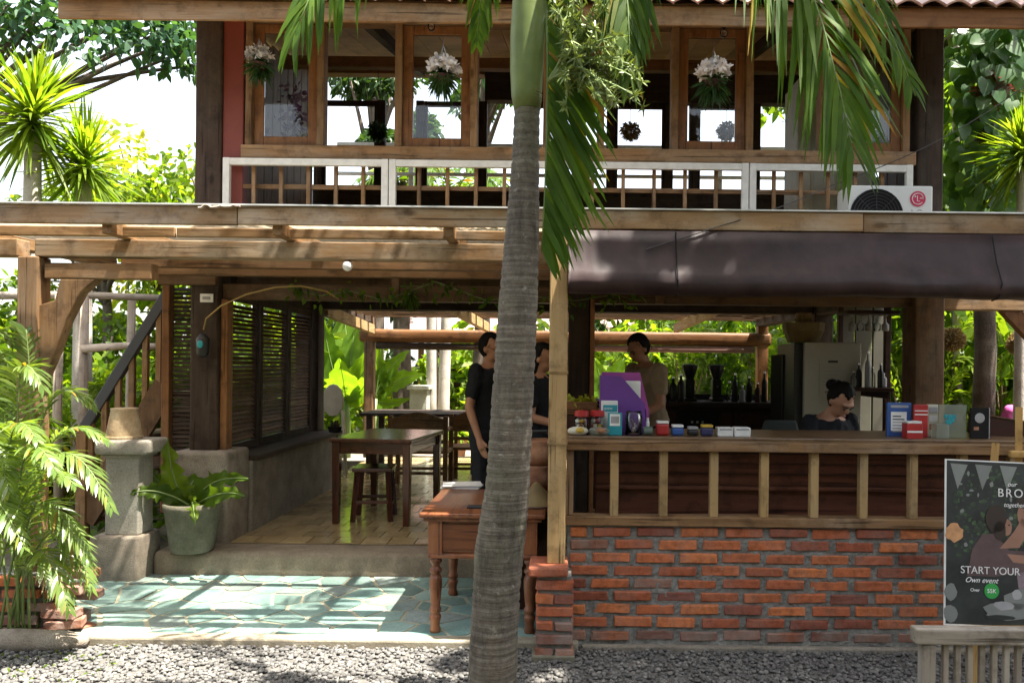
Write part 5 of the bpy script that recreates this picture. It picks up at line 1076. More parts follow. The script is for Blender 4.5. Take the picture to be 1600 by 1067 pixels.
LOOK = {'broad': 'broad leaved bright green shrub', 'fine': 'fine leaved green shrub', 'croton': 'yellow green croton', 'dark': 'dark leaved shrub', 'palm': 'feathery palm shrub'}
ORD = ['first', 'second', 'third', 'fourth', 'fifth', 'sixth', 'seventh', 'eighth', 'ninth', 'tenth', 'eleventh', 'twelfth']
cntr = {}
def shrub(kind, x, y, s, place, zs=1.0, z=0):
    key = (kind, place); cntr[key] = cntr.get(key, 0)+1
    t = thing('garden_shrub' if kind != 'palm' else 'palm_shrub', f'{LOOK[kind]} {place}, {ORD[cntr[key]-1]} from left', 'shrub', (x, y, z), f'{LOOK[kind]}s {place}', random.uniform(0, 6.28)); t.scale = (s, s, s*zs)
    link('crown', PR[kind][0], t); link('stems', PR[kind][1], t)
def row(place, items):
    for kind, x, y, s, zs in sorted(items, key=lambda q: q[1]/q[2]): shrub(kind, x, y, s, place, zs)
random.seed(14)
row('behind the back of the room', [('broad', -6.4, 15.5, 1.3, 1.2), ('fine', -4.9, 16, 1.4, 1.1), ('croton', -3.4, 14.6, .9, 1), ('broad', -2.2, 17.5, 1.3, 1.0), ('broad', -.6, 17, 1.2, 1.1), ('palm', .6, 15, 1.1, 1.1), ('broad', 1.5, 15.6, 1.2, 1.1), ('palm', 2.3, 14.4, 1.1, 1.2), ('fine', 3.0, 16, 1.3, 1.2), ('palm', 3.9, 14.8, 1.2, 1.2), ('broad', 4.6, 15.8, 1.3, 1.2), ('fine', 2.4, 18, 1.5, 1.3), ('dark', 4.6, 18, 1.6, 1.3), ('dark', .4, 18.5, 1.5, 1.3), ('dark', -5.2, 18.5, 1.7, 1.4), ('croton', 1.0, 14.2, .8, .9), ('palm', -5.6, 14.2, 1.0, 1.1)])
row('in the left garden', [('broad', -5.6, 8.6, .9, 1.0), ('fine', -6.6, 9.5, 1.1, 1.0), ('palm', -4.9, 8.0, .8, 1.0), ('croton', -4.5, 7.6, .7, .9), ('fine', -8.2, 11.5, 1.6, .9), ('broad', -7.2, 11, 1.2, .95), ('broad', -6.1, 12.5, 1.4, .95), ('fine', -5.2, 11, 1.2, 1.0), ('broad', -4.6, 12.5, 1.2, 1.0), ('croton', -5.9, 7.6, .8, 1), ('palm', -7.3, 8.2, 1.1, 1.2), ('croton', -9.6, 12, 1.6, 1.0), ('fine', -4.35, 9.2, .8, 1.0), ('broad', -4.0, 9.6, .7, 1.2), ('croton', -6.7, 8.0, .6, .9)])
row('in the right garden', [('palm', 4.2, 9.0, 1.0, 1.2), ('broad', 5.3, 9.2, 1.1, 1.2), ('broad', 6.3, 10.5, 1.5, 1.9), ('fine', 4.9, 10.4, 1.3, 1.7), ('croton', 5.3, 8.8, .8, 1.1), ('dark', 5.3, 12.2, 1.5, 2.1), ('broad', 7.0, 10.2, 1.3, 1.7), ('palm', 6.0, 8.6, 1.2, 1.5), ('dark', 7.6, 12.5, 1.7, 2.0), ('broad', 4.0, 9.6, .8, 1.1), ('fine', 7.6, 9.0, 1.2, 1.8)])
# tall trees beyond: behind the house and in the right garden
def big(lab, x, y, h, r, n, mat, L=.2, tr=.15, per=150, grp=None, bark='bark', z0=None):
    cs = [(x+random.gauss(0, r*.5), y+random.gauss(0, r*.4), h+random.gauss(0, r*.35)) for k in range(n)]
    tree('broadleaf_tree', lab, (x+random.uniform(-.3, .3), y, 0), (x, y, h-.3), cs, [r*.36]*n, per, L, .5, mat, tr, grp=grp, bark=bark)
big('dark tree seen through the left upstairs window', -2.7, 13, 5.1, .8, 9, 'leaf_dark', .16); big('tree with loose crown above the back of the roof', -1.6, 15, 7.4, 1.4, 10, 'leaf_dark', .2)
big('tall green tree right of the house behind the climbing plant', 6.6, 12, 6.4, 2.2, 22, 'leaf_bright', .24, .2); big('shaded tree filling the upper right corner', 5.2, 13.5, 7.2, 2.4, 24, 'leaf_mid', .22, .22); big('pale tree far behind the right garden', 8.5, 14, 5.4, 2.0, 16, 'leaf_bright', .24)
big('bushy yellow green tree beyond the left dracaenas', -7.0, 13.5, 3.7, 1.7, 26, 'leaf_yellow', .15, .1); big('light green tree beside the left corner post', -5.3, 12, 3.6, 1.35, 24, 'leaf_bright', .14, .09); big('feathery green tree between the dracaenas and the corner post', -6.6, 11, 3.5, 1.1, 16, 'leaf_bright', .13, .08)
big('dark crowned tree high in the left upstairs opening', -3.7, 15, 7.0, 1.1, 10, 'leaf_dark', .17)
# unseen trees added behind the viewer to keep low sky light out
for k, x in enumerate((-9.5, -6.6, -3.9, -1.2, 1.6, 4.4, 7.2, 10)):
    t = thing('sky_block_tree', f'tall dark tree added behind the viewer to block low sky light, {ORD[k]} from left', 'tree', (x, -5.2+(k % 2)*1.3, 0), 'trees added behind the viewer', k*1.3); t.scale = (2.3, 2.3, 3.2); link('crown', PR['dark'][0], t); link('stems', PR['dark'][1], t)
# right garden: climbing monstera on a trunk, bare trunks, hanging balls
def heart_leaf(c, d, nrm, s):
    d, nrm = Vector(d).normalized(), Vector(nrm); S = d.cross(nrm).normalized(); N_ = S.cross(d); o = [(0, 0), (.35, -.12), (.55, .18), (.46, .55), (.25, .85), (0, 1.05), (-.25, .85), (-.46, .55), (-.55, .18), (-.35, -.12)]
    vs = [Vector(c)+S*u*s+d*v*s+N_*(.12*abs(u)-.1*v*v)*s for u, v in o]+[Vector(c)+d*.4*s]; return vs, [(10, i, (i+1) % 10) for i in range(10)]
xc = P(1535, 300, 7.7).x; mt = thing('climbing_plant', 'brown trunk with large bluish climbing leaves right of the house', 'climber', (xc, 7.7, 0))
b = MB(); b.tube([(xc, 7.7, 0), (xc+.05, 7.7, 1.8), (xc-.03, 7.7, 3.4), (xc+.08, 7.7, 5.3)], [.115, .10, .095, .08], 12); b.build('trunk', 'bark', mt, smooth=True)
b = MB(); random.seed(31)
for k in range(620):
    z = random.uniform(2.7, 5.2); a = random.uniform(-3.3, .2); r = random.uniform(.1, .48); c = (xc+math.cos(a)*r*1.2, 7.7+math.sin(a)*r, z)
    vs, fs = heart_leaf(c, (math.cos(a)*.5+random.gauss(0, .3), -.2, -1+random.gauss(0, .35)), (random.gauss(0, .3), -1, .5), random.uniform(.07, .17)); b.add(vs, fs)
b.build('leaves', 'leaf_monstera', mt, smooth=True)
for k, (px, Y, rr, lab) in enumerate(((1503, 9.0, .05, 'thin pale tree trunk under the left flower ball'), (1592, 10.5, .12, 'grey tree trunk at the right edge behind the flower ball'), (1435, 14, .09, 'far thin trunk behind the bar corner'))):
    x = P(px, 550, Y).x; h = 8.5 if k else 7
    cs = [(x+random.gauss(0, .7), Y+random.gauss(0, .6), h+random.gauss(0, .4)) for q in range(4)]
    tree('garden_tree', lab, (x, Y, 0), (x+random.uniform(-.1, .1), Y, h), cs, [.5]*4, 110, .2, .45, 'leaf_mid', rr, bark='bark_pale' if k < 2 else 'bark')
for k, (px, py, Y, lab) in enumerate(((1487, 530, 7.2, 'dry straw coloured flower ball hanging left in the right garden'), (1594, 537, 7.2, 'dry straw coloured flower ball hanging at the right edge'))):
    c = P(px, py, Y); t = thing('hanging_ball', lab, 'hanging plant', c, 'dry flower balls'); lv = LV(); n = 1300; d = rnd_dirs(n); lv.blades(np.array(c)+d*.085+RNG.normal(0, .008, (n, 3)), d+rnd_dirs(n)*.9, rnd_dirs(n), RNG.uniform(.025, .045, n), .016, .1); lv.build('dry_flowers', 'leaf_dry', t)
    b = MB(); b.ell(c, .085, .085, .085); b.build('core', 'leaf_dry', t); b = MB(); b.tube([c+Vector((0, 0, .05)), c+Vector((0, 0, 1.2))], .003, 5); b.build('cord', 'black_matte', t)
fr_l = []; B2 = Vector((P(1640, 300, 8.2).x, 8.2, 0))
for k in range(11):
    a = 1.9+k*.42; fr_l.append((B2+Vector((0, 0, 3.6)), B2+Vector((math.cos(a)*.7, math.sin(a)*.7, 5.6)), B2+Vector((math.cos(a)*1.7, math.sin(a)*1.5, 4.0+.5*(k % 3)))))
ap = areca('arching_palm', 'palm with arching fronds in the upper right corner', B2, fr_l, 'leaf_mid', L=.5, W=.03, n=44); b = MB(); b.tube([B2, B2+Vector((.05, 0, 2)), B2+Vector((0, 0, 3.7))], [.11, .09, .06], 10); b.build('trunk', 'bark', ap, smooth=True)
# red hanging pot in the upper right
c = P(1553, 135, 7.4); t = thing('red_bromeliad', 'red brown flowering basket hanging among the upper right leaves', 'hanging plant', c); b = MB(); b.lathe((c.x, c.y, c.z-.2), [(.06, 0), (.13, .08), (.15, .2), (.13, .21)], 16); b.build('pot', 'bark', t, smooth=True); lv = LV(); n = 200; lv.blades(np.tile(np.array(c)-[0, 0, .03], (n, 1))+RNG.normal(0, .05, (n, 3)), rnd_dirs(n, .5), rnd_dirs(n), RNG.uniform(.08, .17, n), .03, .3); lv.build('flowers', leafmat('petal_red', (.22, .04, .03), (.34, .09, .06), .2, tcol=(1, 1, 1)).name, t)
b = MB(); b.tube([(c.x, c.y, c.z), (c.x, c.y, c.z+1.6)], .004, 5); b.build('cord', 'black_matte', t)
# bananas behind the room
def banana(lab, base, leaves, tr=.09, grp='banana plants', mat='leaf_banana'):
    t = thing('banana_plant', lab, 'banana plant', base, grp); base = Vector(base); hub = base+Vector((0, 0, 1.0)); b = MB(); b.tube([base, base+Vector((0, 0, .6)), hub], [tr, tr*.85, tr*.6], 12); b.build('stem', 'stem_green', t, smooth=True)
    for (mid, tip, w, ph) in leaves: strap_leaf(t, hub, mid, tip, w, mat, wave=.02, n=14, nf=5, ph=ph, cup=.2)
Y_ = 11.8
banana('tall banana plant glowing green behind the dark left post', (P(540, 650, Y_).x, Y_, 0), [(P(520, 600, Y_), P(505, 500, Y_), .55, 0), (P(545, 590, Y_), P(555, 505, Y_+.2), .6, 1), (P(560, 600, Y_), P(590, 540, Y_-.3), .5, 2), (P(515, 620, Y_), P(480, 590, Y_-.3), .5, 3), (P(540, 610, Y_-.3), P(530, 560, Y_-.6), .55, 4), (P(550, 580, Y_+.2), P(535, 470, Y_+.6), .6, 5), (P(570, 620, Y_-.2), P(575, 580, Y_-.6), .35, 6)])
Y_ = 12.4
banana('banana plant with drooping pale leaves right of the back post', (P(585, 660, Y_).x, Y_, 0), [(P(600, 575, Y_), P(640, 548, Y_), .28, 0), (P(610, 590, Y_), P(664, 585, Y_), .34, 1), (P(600, 640, Y_), P(640, 622, Y_-.2), .2, 2), (P(592, 600, Y_), P(595, 540, Y_), .3, 3)])
banana('banana plant behind the purple file and standing man', (P(945, 660, 13).x, 13, 0), [(P(940, 600, 13), P(930, 560, 13), .4, 0), (P(955, 595, 13), P(975, 560, 13), .4, 1), (P(940, 600, 13), P(915, 590, 13), .35, 2), (P(960, 590, 13), P(1000, 590, 13), .3, 3)])
# pair of pale palm trunks with a tuft, back garden
for k, (px, lab) in enumerate(((676, 'pale palm trunk in the back garden, left of a close pair'), (693, 'pale palm trunk in the back garden, right of a close pair'))):
    x = P(px, 620, 12.8).x; t = thing('pale_palm', lab, 'palm tree', (x, 12.8, 0), 'pale palms in the back garden'); b = MB(); sgn = 1 if k else -1
    b.tube([(x-.02*sgn, 12.8, 0), (x, 12.8, 1.0), (x+.03*sgn, 12.8, 2.2), (x+.08*sgn, 12.8, 4.2)], [.13, .10, .09, .07], 14); b.build('trunk', 'bark_pale', t, smooth=True)
    for q in range(8): a = q*.785; lv = LV(); mb = MB(); frond(lv, mb, (x+.08*sgn, 12.8, 4.2), (x+math.cos(a)*.8, 12.8+math.sin(a)*.8, 5.2), (x+math.cos(a)*1.6, 12.8+math.sin(a)*1.6, 4.2), n=24, L=.45, W=.05); rb = mb.build('midrib', 'stem_green', t); lv.build('leaflets', 'leaf_palm', rb)
# low ground cover
lv = LV()
n = 9000; X_ = RNG.uniform(-10, 10, n); Y2 = RNG.uniform(6.5, 16, n); ok = (np.abs(X_) > 3.6) | (Y2 > 13.7); ok &= ~((X_ > 2.5) & (Y2 < 7)); X_, Y2 = X_[ok], Y2[ok]; n = len(X_)
lv.blades(np.stack([X_, Y2, np.zeros(n)], 1), rnd_dirs(n, 1.2), rnd_dirs(n), RNG.uniform(.15, .45, n), .05, .5); tag(lv.build('ground_cover', 'leaf_mid', None, True), 'low leafy ground cover under the garden shrubs', kind='stuff')
lv = LV(); n = 260; X_ = np.concatenate([RNG.uniform(-3.9, -2.3, n)]); Y2 = RNG.uniform(3.7, 4.3, n); lv.blades(np.stack([X_, Y2, np.full(n, .01)], 1), rnd_dirs(n, 1.2), rnd_dirs(n), RNG.uniform(.02, .06, n), .012, .5); tag(lv.build('weeds', 'leaf_bright', None, True), 'tiny weeds sprouting in the gravel by the planter', kind='stuff')
# ================================================================== PEOPLE
def person(lab, loc, rz, Hh, skin, shirt, lean=0, head=(0, 0), arms=None, seated=False, hair='short', vox=.0085, sleeve=.6, trousers='trousers', sub=True):
    s = Hh/1.65; t = thing('person', lab, 'person', loc, None, rz); pel = Vector((0, 0, .90))
    Lm = Matrix.Translation(pel) @ Matrix.Rotation(R(lean), 4, 'X') @ Matrix.Translation(-pel)      # leaning towards local -Y
    up = lambda v: Lm @ Vector(v)
    if arms is None: arms = [[(-.175, .0, 1.355), (-.225, .02, 1.08), (-.235, -.05, .84)], [(.175, .0, 1.355), (.225, .02, 1.08), (.235, -.05, .84)]]
    if seated: legs = [[(sx*.09, 0, .88), (sx*.11, -.40, .90), (sx*.11, -.42, .48), (sx*.11, -.54, .455)] for sx in (-1, 1)]
    else: legs = [[(sx*.09, 0, .88), (sx*.10, -.01, .47), (sx*.105, .02, .08), (sx*.12, -.11, .035)] for sx in (-1, 1)]
    tor = [(.86, .135, .10), (.92, .15, .108), (1.02, .13, .095), (1.12, .138, .10), (1.24, .16, .108), (1.33, .165, .10), (1.385, .12, .08), (1.42, .055, .055)]
    def torso(b, k, add, zmax=2, zmin=0):
        rings = [(z, rx, ry) for z, rx, ry in tor if zmin <= z <= zmax]; n = 16; vs = []; fs = []
        for z, rx, ry in rings:
            for q in range(n): a = 6.2832*q/n; vs.append(up((math.cos(a)*(rx*k+add), math.sin(a)*(ry*k+add), z)))
        for i in range(len(rings)-1):
            for q in range(n): fs.append((i*n+q, i*n+(q+1) % n, (i+1)*n+(q+1) % n, (i+1)*n+q))
        fs.append(tuple(range(n-1, -1, -1))); fs.append(tuple((len(rings)-1)*n+q for q in range(n))); b.add(vs, fs)
    def limb(b, pts, rs, n=10, sub_=4):
        P_, R_ = [], []
        for i in range(len(pts)-1):
            for q in range(sub_): f = q/sub_; P_.append(Vector(pts[i]).lerp(Vector(pts[i+1]), f)); R_.append(rs[i]*(1-f)+rs[i+1]*f)
        P_.append(Vector(pts[-1])); R_.append(rs[-1]); b.tube(P_, R_, n)
        for p, r in zip(pts, rs): b.ell(p, r, r, r, 8, 6)
    Hm = Lm @ Matrix.Translation((0, -.012, 1.425)) @ Matrix.Rotation(R(head[1]), 4, 'Z') @ Matrix.Rotation(R(head[0]), 4, 'X')
    hp = lambda v: Hm @ Vector(v); Hr = Hm.to_3x3()
    b = MB(); torso(b, 1, 0); b.tube([up((0, 0, 1.36)), up((0, -.008, 1.42)), hp((0, .005, .07))], [.055, .05, .05], 12)
    b.ell(hp((0, .012, .135)), .072, .088, .10, 16, 11, Hr); b.ell(hp((0, -.028, .075)), .052, .056, .062, 14, 9, Hr); b.ell(hp((0, -.09, .105)), .013, .018, .022, 8, 6, Hr); b.ell(hp((0, -.078, .06)), .024, .014, .012, 8, 6, Hr); b.ell(hp((0, -.066, .148)), .055, .022, .016, 8, 6, Hr)
    for sx in (-1, 1): b.ell(hp((sx*.073, .012, .11)), .011, .02, .03, 8, 6, Hr)
    arms = [[up(a) for a in ar] for ar in arms]
    for ar in arms:
        limb(b, ar, [.05, .038, .026]); d = (ar[2]-ar[1]).normalized(); sd_ = d.cross(Vector((0, 1, 0))).normalized(); pn = sd_.cross(d)
        w = ar[2]; pc_ = w+d*.045; b.tube([w, w+d*.03, w+d*.085], [.024, .032, .03], 10)
        for q, (o_, l_) in enumerate(((-.024, .072), (-.008, .082), (.008, .078), (.024, .06))):
            f0 = w+d*.08+pn*o_; b.tube([f0, f0+d*l_*.5+sd_*.004, f0+d*l_+sd_*.014], [.0095, .009, .007], 7)
        th = w+d*.03-pn*.026; b.tube([th, th+d*.03-pn*.022, th+d*.06-pn*.024], [.011, .010, .008], 7)
    for lg in legs: limb(b, lg[:3], [.085, .055, .04]); b.tube([lg[2], Vector(lg[2]).lerp(Vector(lg[3]), .5), lg[3]], [.042, .04, .03], 9)
    sc = lambda bb: setattr(bb, 'v', [(x*s, y*s, z*s) for x, y, z in bb.v])
    def remesh(o, v): m = o.modifiers.new('remesh', 'REMESH'); m.mode = 'VOXEL'; m.voxel_size = v; m.use_smooth_shade = True; k = o.modifiers.new('smooth', 'SMOOTH'); k.factor = .5; k.iterations = 3
    FT = bpy.data.textures.get('folds') or bpy.data.textures.new('folds', 'CLOUDS'); FT.noise_scale = .09; FT.noise_depth = 2
    def folds(o, st=.03): d_ = o.modifiers.new('folds', 'DISPLACE'); d_.texture = FT; d_.strength = st; d_.mid_level = .5
    sc(b); o = b.build('body', skin, t, local=True); remesh(o, vox)
    b = MB(); torso(b, 1.06, .014, 1.40, .86)
    for ar in arms: e = ar[0].lerp(ar[1], sleeve); limb(b, [ar[0]*.98+up((0, 0, 1.3))*.02, e], [.068, .058], sub_=3)
    b.tube([up((0, 0, 1.33)), up((0, -.004, 1.405))], [.10, .07], 14)
    sc(b); o = b.build('shirt', shirt, t, local=True); remesh(o, vox); folds(o)
    b = MB(); torso(b, 1.05, .006, 1.0, .85)
    for lg in legs: limb(b, [Vector(lg[0]), Vector(lg[1]), Vector(lg[2])], [.098, .07, .062])
    sc(b); o = b.build('trousers', trousers, t, local=True); remesh(o, vox*1.2); folds(o)
    for lg in legs:
        b = MB(); q = Vector(lg[2])+Vector((0, 0, -.035)); b.tube([q+Vector((0, .05, 0)), q, q.lerp(Vector(lg[3]), .6), Vector(lg[3])+Vector((0, -.05, 0))], [.035, .045, .045, .03], 10); sc(b); b.build('shoe', 'black_matte', t, local=True, smooth=True)
    # hair: a cap pulled in over the face, with fringe
    b = MB(); cb = MB(); cb.ell((0, 0, 0), .081, .099, .109, 40, 28); vs = []
    for v in cb.v:
        x, y, z = v; y2 = y
        if y < -.015 and z < .058+.012*math.sin(x*60): k = min(1, (-.015-y)/.045); x *= 1-.45*k; y2 = y*(1-.55*k)
        w = 1+.05*mnoise.noise(Vector((x*70, y*18, z*18)))+.03*mnoise.noise(Vector((x*150, y*30, z*30))); vs.append(hp((x*w, y2*w+.022, z*w+.142)))
    b.add(vs, cb.f)
    for q in range(26):
        a_ = random.uniform(.4, 5.9); e_ = random.uniform(-.3, 1.2); d_ = Vector((math.cos(e_)*math.sin(a_)*.08, math.cos(e_)*math.cos(a_)*.098+.022, math.sin(e_)*.107+.142))
        if d_.y < -.03 and d_.z < .2: continue
        b.tube([hp(d_), hp(d_*1.02+Vector((random.gauss(0, .012), random.gauss(.006, .01), -.02))), hp(d_*1.05+Vector((random.gauss(0, .018), random.gauss(.01, .014), -.045)))], [.003, .0022, .0008], 4)
    if hair == 'bun': b.ell(hp((-.01, .125, .15)), .048, .042, .042, 12, 8, Hr); b.ell(hp((.028, .12, .165)), .03, .028, .028, 10, 7, Hr)
    if hair == 'long': b.loft([(hp((0, .045, .14)), .085, .06), (hp((0, .05, .02)), .085, .05), (hp((0, .05, -.1)), .075, .04), (hp((0, .05, -.2)), .04, .02)][::-1])
    sc(b); b.build('hair', 'hair', t, local=True, smooth=True)
    for sx in (-1, 1):
        b = MB(); b.ell(hp((sx*.030, -.0785, .118)), .013, .006, .006, 10, 6, Hr); sc(b); b.build('eye', 'ink_dark', t, local=True, smooth=True)
        b = MB(); b.tube([hp((sx*.012, -.0875, .138)), hp((sx*.03, -.087, .144)), hp((sx*.05, -.074, .138))], [.003, .0042, .002], 6); sc(b); b.build('eyebrow', 'hair', t, local=True)
    b = MB(); b.tube([hp((-.02, -.086, .06)), hp((0, -.0925, .062)), hp((.02, -.086, .06))], [.003, .006, .003], 6); sc(b); b.build('mouth', plain('lips', (.28, .09, .07), .5), t, local=True, smooth=True)
    return t
c = P(757, 600, 5.95)
person('person in black t-shirt standing half hidden behind the palm trunk', (c.x+.03, 5.95, FZ), R(62), 1.60, 'skin', 'shirt_black', head=(8, 0), arms=[[(-.175, .0, 1.355), (-.22, .03, 1.08), (-.21, -.06, .84)], [(.175, .0, 1.355), (.225, .02, 1.08), (.235, -.05, .84)]])
c = P(846, 600, 5.7)
person('person in dark clothes with long black hair behind the slim post', (c.x-.02, 5.7, FZ), R(70), 1.52, 'skin', 'shirt_black', head=(12, 0), hair='long', arms=[[(-.175, .0, 1.355), (-.2, -.02, 1.08), (-.16, -.28, 1.02)], [(.175, .0, 1.355), (.2, -.02, 1.08), (.16, -.28, 1.0)]])
c = P(1008, 600, 6.35)
person('person in beige shirt standing behind the purple file looking down', (c.x+.06, 6.35, FZ), R(-58), 1.64, 'skin', 'shirt_beige', lean=9, head=(22, 0), arms=[[(-.175, .0, 1.355), (-.22, -.06, 1.09), (-.15, -.30, 1.0)], [(.175, .0, 1.355), (.22, -.06, 1.09), (.15, -.30, 1.0)]])
c = P(1284, 640, 5.2); dz = .80-.90*1.58/1.65
sw = person('seated person in black t-shirt with hair in a bun behind the counter', (c.x, 5.2, dz), R(22), 1.58, 'skin_light', 'shirt_black', lean=10, head=(34, 4), hair='bun', seated=True, vox=.0075, arms=[[(-.175, .0, 1.355), (-.22, -.08, 1.12), (-.12, -.28, 1.06)], [(.175, .0, 1.355), (.22, -.08, 1.12), (.12, -.28, 1.05)]])
b = MB(); b.box(.05, .10, -.129, -.125, 1.20, 1.222); o = b.build('shirt_badge', 'ink_white', sw, local=True); o.rotation_euler = (R(6), 0, 0)
st = thing('bar_stool', 'wooden bar stool under the seated person behind the counter', 'stool', (c.x, 5.2, .1)); b = MB(); b.lathe((c.x, 5.2, 0), [(.15, .665), (.17, .67), (.17, .695), (.15, .70)], 20); b.build('seat', 'w:teak', st)
for k in range(4): a = .785+k*1.571; b = MB(); b.bar((c.x+.19*math.cos(a), 5.2+.19*math.sin(a), .1), (c.x+.11*math.cos(a), 5.2+.11*math.sin(a), .664), .035, .035); b.build('leg', 'w:teak', st)
c = P(1583, 640, 7.6)
person('person in pink top sitting in the right garden behind the easel', (c.x, 7.6, .76-.90*1.6/1.65), R(20), 1.6, 'skin_light', 'shirt_pink', lean=14, head=(18, 0), seated=True, hair='bun', vox=.012)
bn2 = thing('garden_bench', 'low stone garden seat under the person in pink', 'bench', (c.x, 7.65, 0)); part('seat', 'concrete', bn2, (c.x-.5, c.x+.5, 7.5, 7.9, .55, .64)); part('support', 'concrete', bn2, (c.x-.4, c.x-.25, 7.52, 7.88, 0, .549)); part('support', 'concrete', bn2, (c.x+.25, c.x+.4, 7.52, 7.88, 0, .549))
# ================================================================== SMALL THINGS ON AND AROUND THE HOUSE
# air conditioner on the veranda roof
AY = 5.55; x0, x1 = P(1326, 310, AY).x, P(1458, 310, AY).x; zt = P(1400, 290, AY).z
ac = thing('air_conditioner', 'white outdoor air conditioner unit with red round logo on the veranda roof', 'air conditioner', ((x0+x1)/2, AY, 2.44)); part('casing', plain('ac_white', (.62, .63, .60), .45, bmp=0, var=.05), ac, (x0, x1, AY, AY+.24, 2.445, zt), bevel=.012)
fc = Vector((x0+.20, AY-.002, zt-.22))
for k in range(8): r = .03+k*.023; b = MB(); b.tube([fc+Vector((r*math.cos(a), -.006, r*math.sin(a))) for a in np.linspace(0, 6.283, 33)], .0028, 4, cap=False); b.build('grille_ring', 'ink_dark', ac)
b = MB(); b.prism([(.19*math.cos(a), .19*math.sin(a)) for a in np.linspace(0, 6.283, 33)[:-1]], lambda p: fc+Vector((p[0], -.0005, p[1])), lambda p: fc+Vector((p[0], -.002, p[1]))); b.build('fan_opening', 'black_matte', ac)
for k in range(8): a = k*.785; b = MB(); b.bar(fc+Vector((.02*math.cos(a), -.006, .02*math.sin(a))), fc+Vector((.19*math.cos(a), -.006, .19*math.sin(a))), .004, .004); b.build('grille_spoke', 'ink_dark', ac)
lg = Vector(P(1434, 311, AY-.003)); plain('logo_red', (.45, .02, .07), .4, bmp=0)
b = MB(); b.prism([(.056*math.cos(a), .056*math.sin(a)) for a in np.linspace(0, 6.283, 33)[:-1]], lambda p: lg+Vector((p[0], 0, p[1])), lambda p: lg+Vector((p[0], -.002, p[1]))); lo = b.build('logo_disc', 'logo_red', ac)
b = MB(); b.tube([lg+Vector((.040*math.cos(a), -.003, .040*math.sin(a))) for a in np.linspace(.35, 5.6, 24)], .0032, 5); b.tube([lg+Vector((.040, -.003, .004)), lg+Vector((.014, -.003, .004))], .0032, 5); b.tube([lg+Vector((-.004, -.003, .022)), lg+Vector((-.004, -.003, -.018)), lg+Vector((.014, -.003, -.018))], .0032, 5); b.ell(lg+Vector((-.019, -.003, .016)), .006, .002, .006, 8, 5); b.build('logo_mark', 'ink_white', lo)
text(ac, 'LG', .07, Vector((lg.x-.05, AY-.003, lg.z-.125))-rootloc(ac), FR, 'ink_grey')
# hanging baskets of white orchids
def basket(lab, px, py, Y, r, ztop, hang, mat='petal_white', n=230):
    c = P(px, py, Y); t = thing('hanging_basket', lab, 'hanging plant', c, 'hanging orchid baskets'); lv = LV()
    d = rnd_dirs(n); d[:, 2] = np.abs(d[:, 2])*.9; q = np.array(c)+d*r*.75*RNG.uniform(.5, 1, (n, 1)); 
    for k in range(3): lv.blades(q, rnd_dirs(n, .2), rnd_dirs(n), r*.26, r*.17, .2)
    lv.build('blossoms', mat, t); lv = LV(); m_ = 330; d = rnd_dirs(m_, -.25); lv.blades(np.array(c)+rnd_dirs(m_)*r*.2-[0, 0, r*.35], d, rnd_dirs(m_), r*RNG.uniform(.5, 1.05, m_), r*.10, .4); lv.build('leaves', 'leaf_dark', t)
    b = MB(); b.lathe((c.x, c.y, c.z-r*.75), [(r*.25, 0), (r*.42, r*.2), (r*.5, r*.45), (r*.46, r*.45)], 14); b.build('basket', 'w:bar', t); b = MB()
    for k in range(3): a = k*2.094; b.tube([(c.x+r*.5*math.cos(a), c.y+r*.5*math.sin(a), c.z-r*.3), (c.x, c.y, c.z+hang*.6), (c.x, c.y, ztop)], .0025, 4)
    b.build('hanger', 'steel', t)
zf = 3.87
basket('hanging basket of white orchids in front of the middle left casement', 692, 110, 5.35, .145, zf, .3); basket('hanging basket of white orchids in front of the right casement', 1115, 118, 5.4, .16, zf, .3); basket('hanging basket of white orchids by the red corner board', 405, 92, 5.5, .13, zf, .25, n=120)
c = P(458, 190, 6.5); t = thing('purple_orchid', 'dangling purple orchid spray behind the left casement', 'hanging plant', c); lv = LV(); n = 160; q = np.array(c)+np.stack([RNG.normal(0, .05, n), RNG.normal(0, .05, n), RNG.uniform(-.25, .3, n)], 1); lv.blades(q, rnd_dirs(n), rnd_dirs(n), .05, .035, .2); lv.build('blossoms', leafmat('petal_purple', (.16, .07, .2), (.3, .2, .36), .3, tcol=(1, 1, 1)).name, t); b = MB(); b.tube([c+Vector((0, 0, -.25)), c+Vector((0, 0, .9))], .004, 5); b.build('cord', 'stem_brown', t)
for px, lab in ((608, 'dry round nest of moss hanging behind the middle of the upper room'), (985, 'dry straw ball in the upper back window left of the middle'), (1135, 'dry straw ball in the upper back window right of the middle')):
    c = P(px if px > 700 else 590, 205, 8.0); t = thing('moss_ball', lab, 'hanging plant', c, 'balls hanging in the upper room'); lv = LV(); n = 900; d = rnd_dirs(n); lv.blades(np.array(c)+d*RNG.uniform(.03, .09, (n, 1)), d+rnd_dirs(n)*.8, rnd_dirs(n), RNG.uniform(.03, .05, n), .014, .3); lv.build('fibres', 'leaf_dry' if px > 700 else 'leaf_dark', t); b = MB(); b.tube([c, (c.x, c.y, 4.75)], .003, 4); b.build('cord', 'black_matte', t)
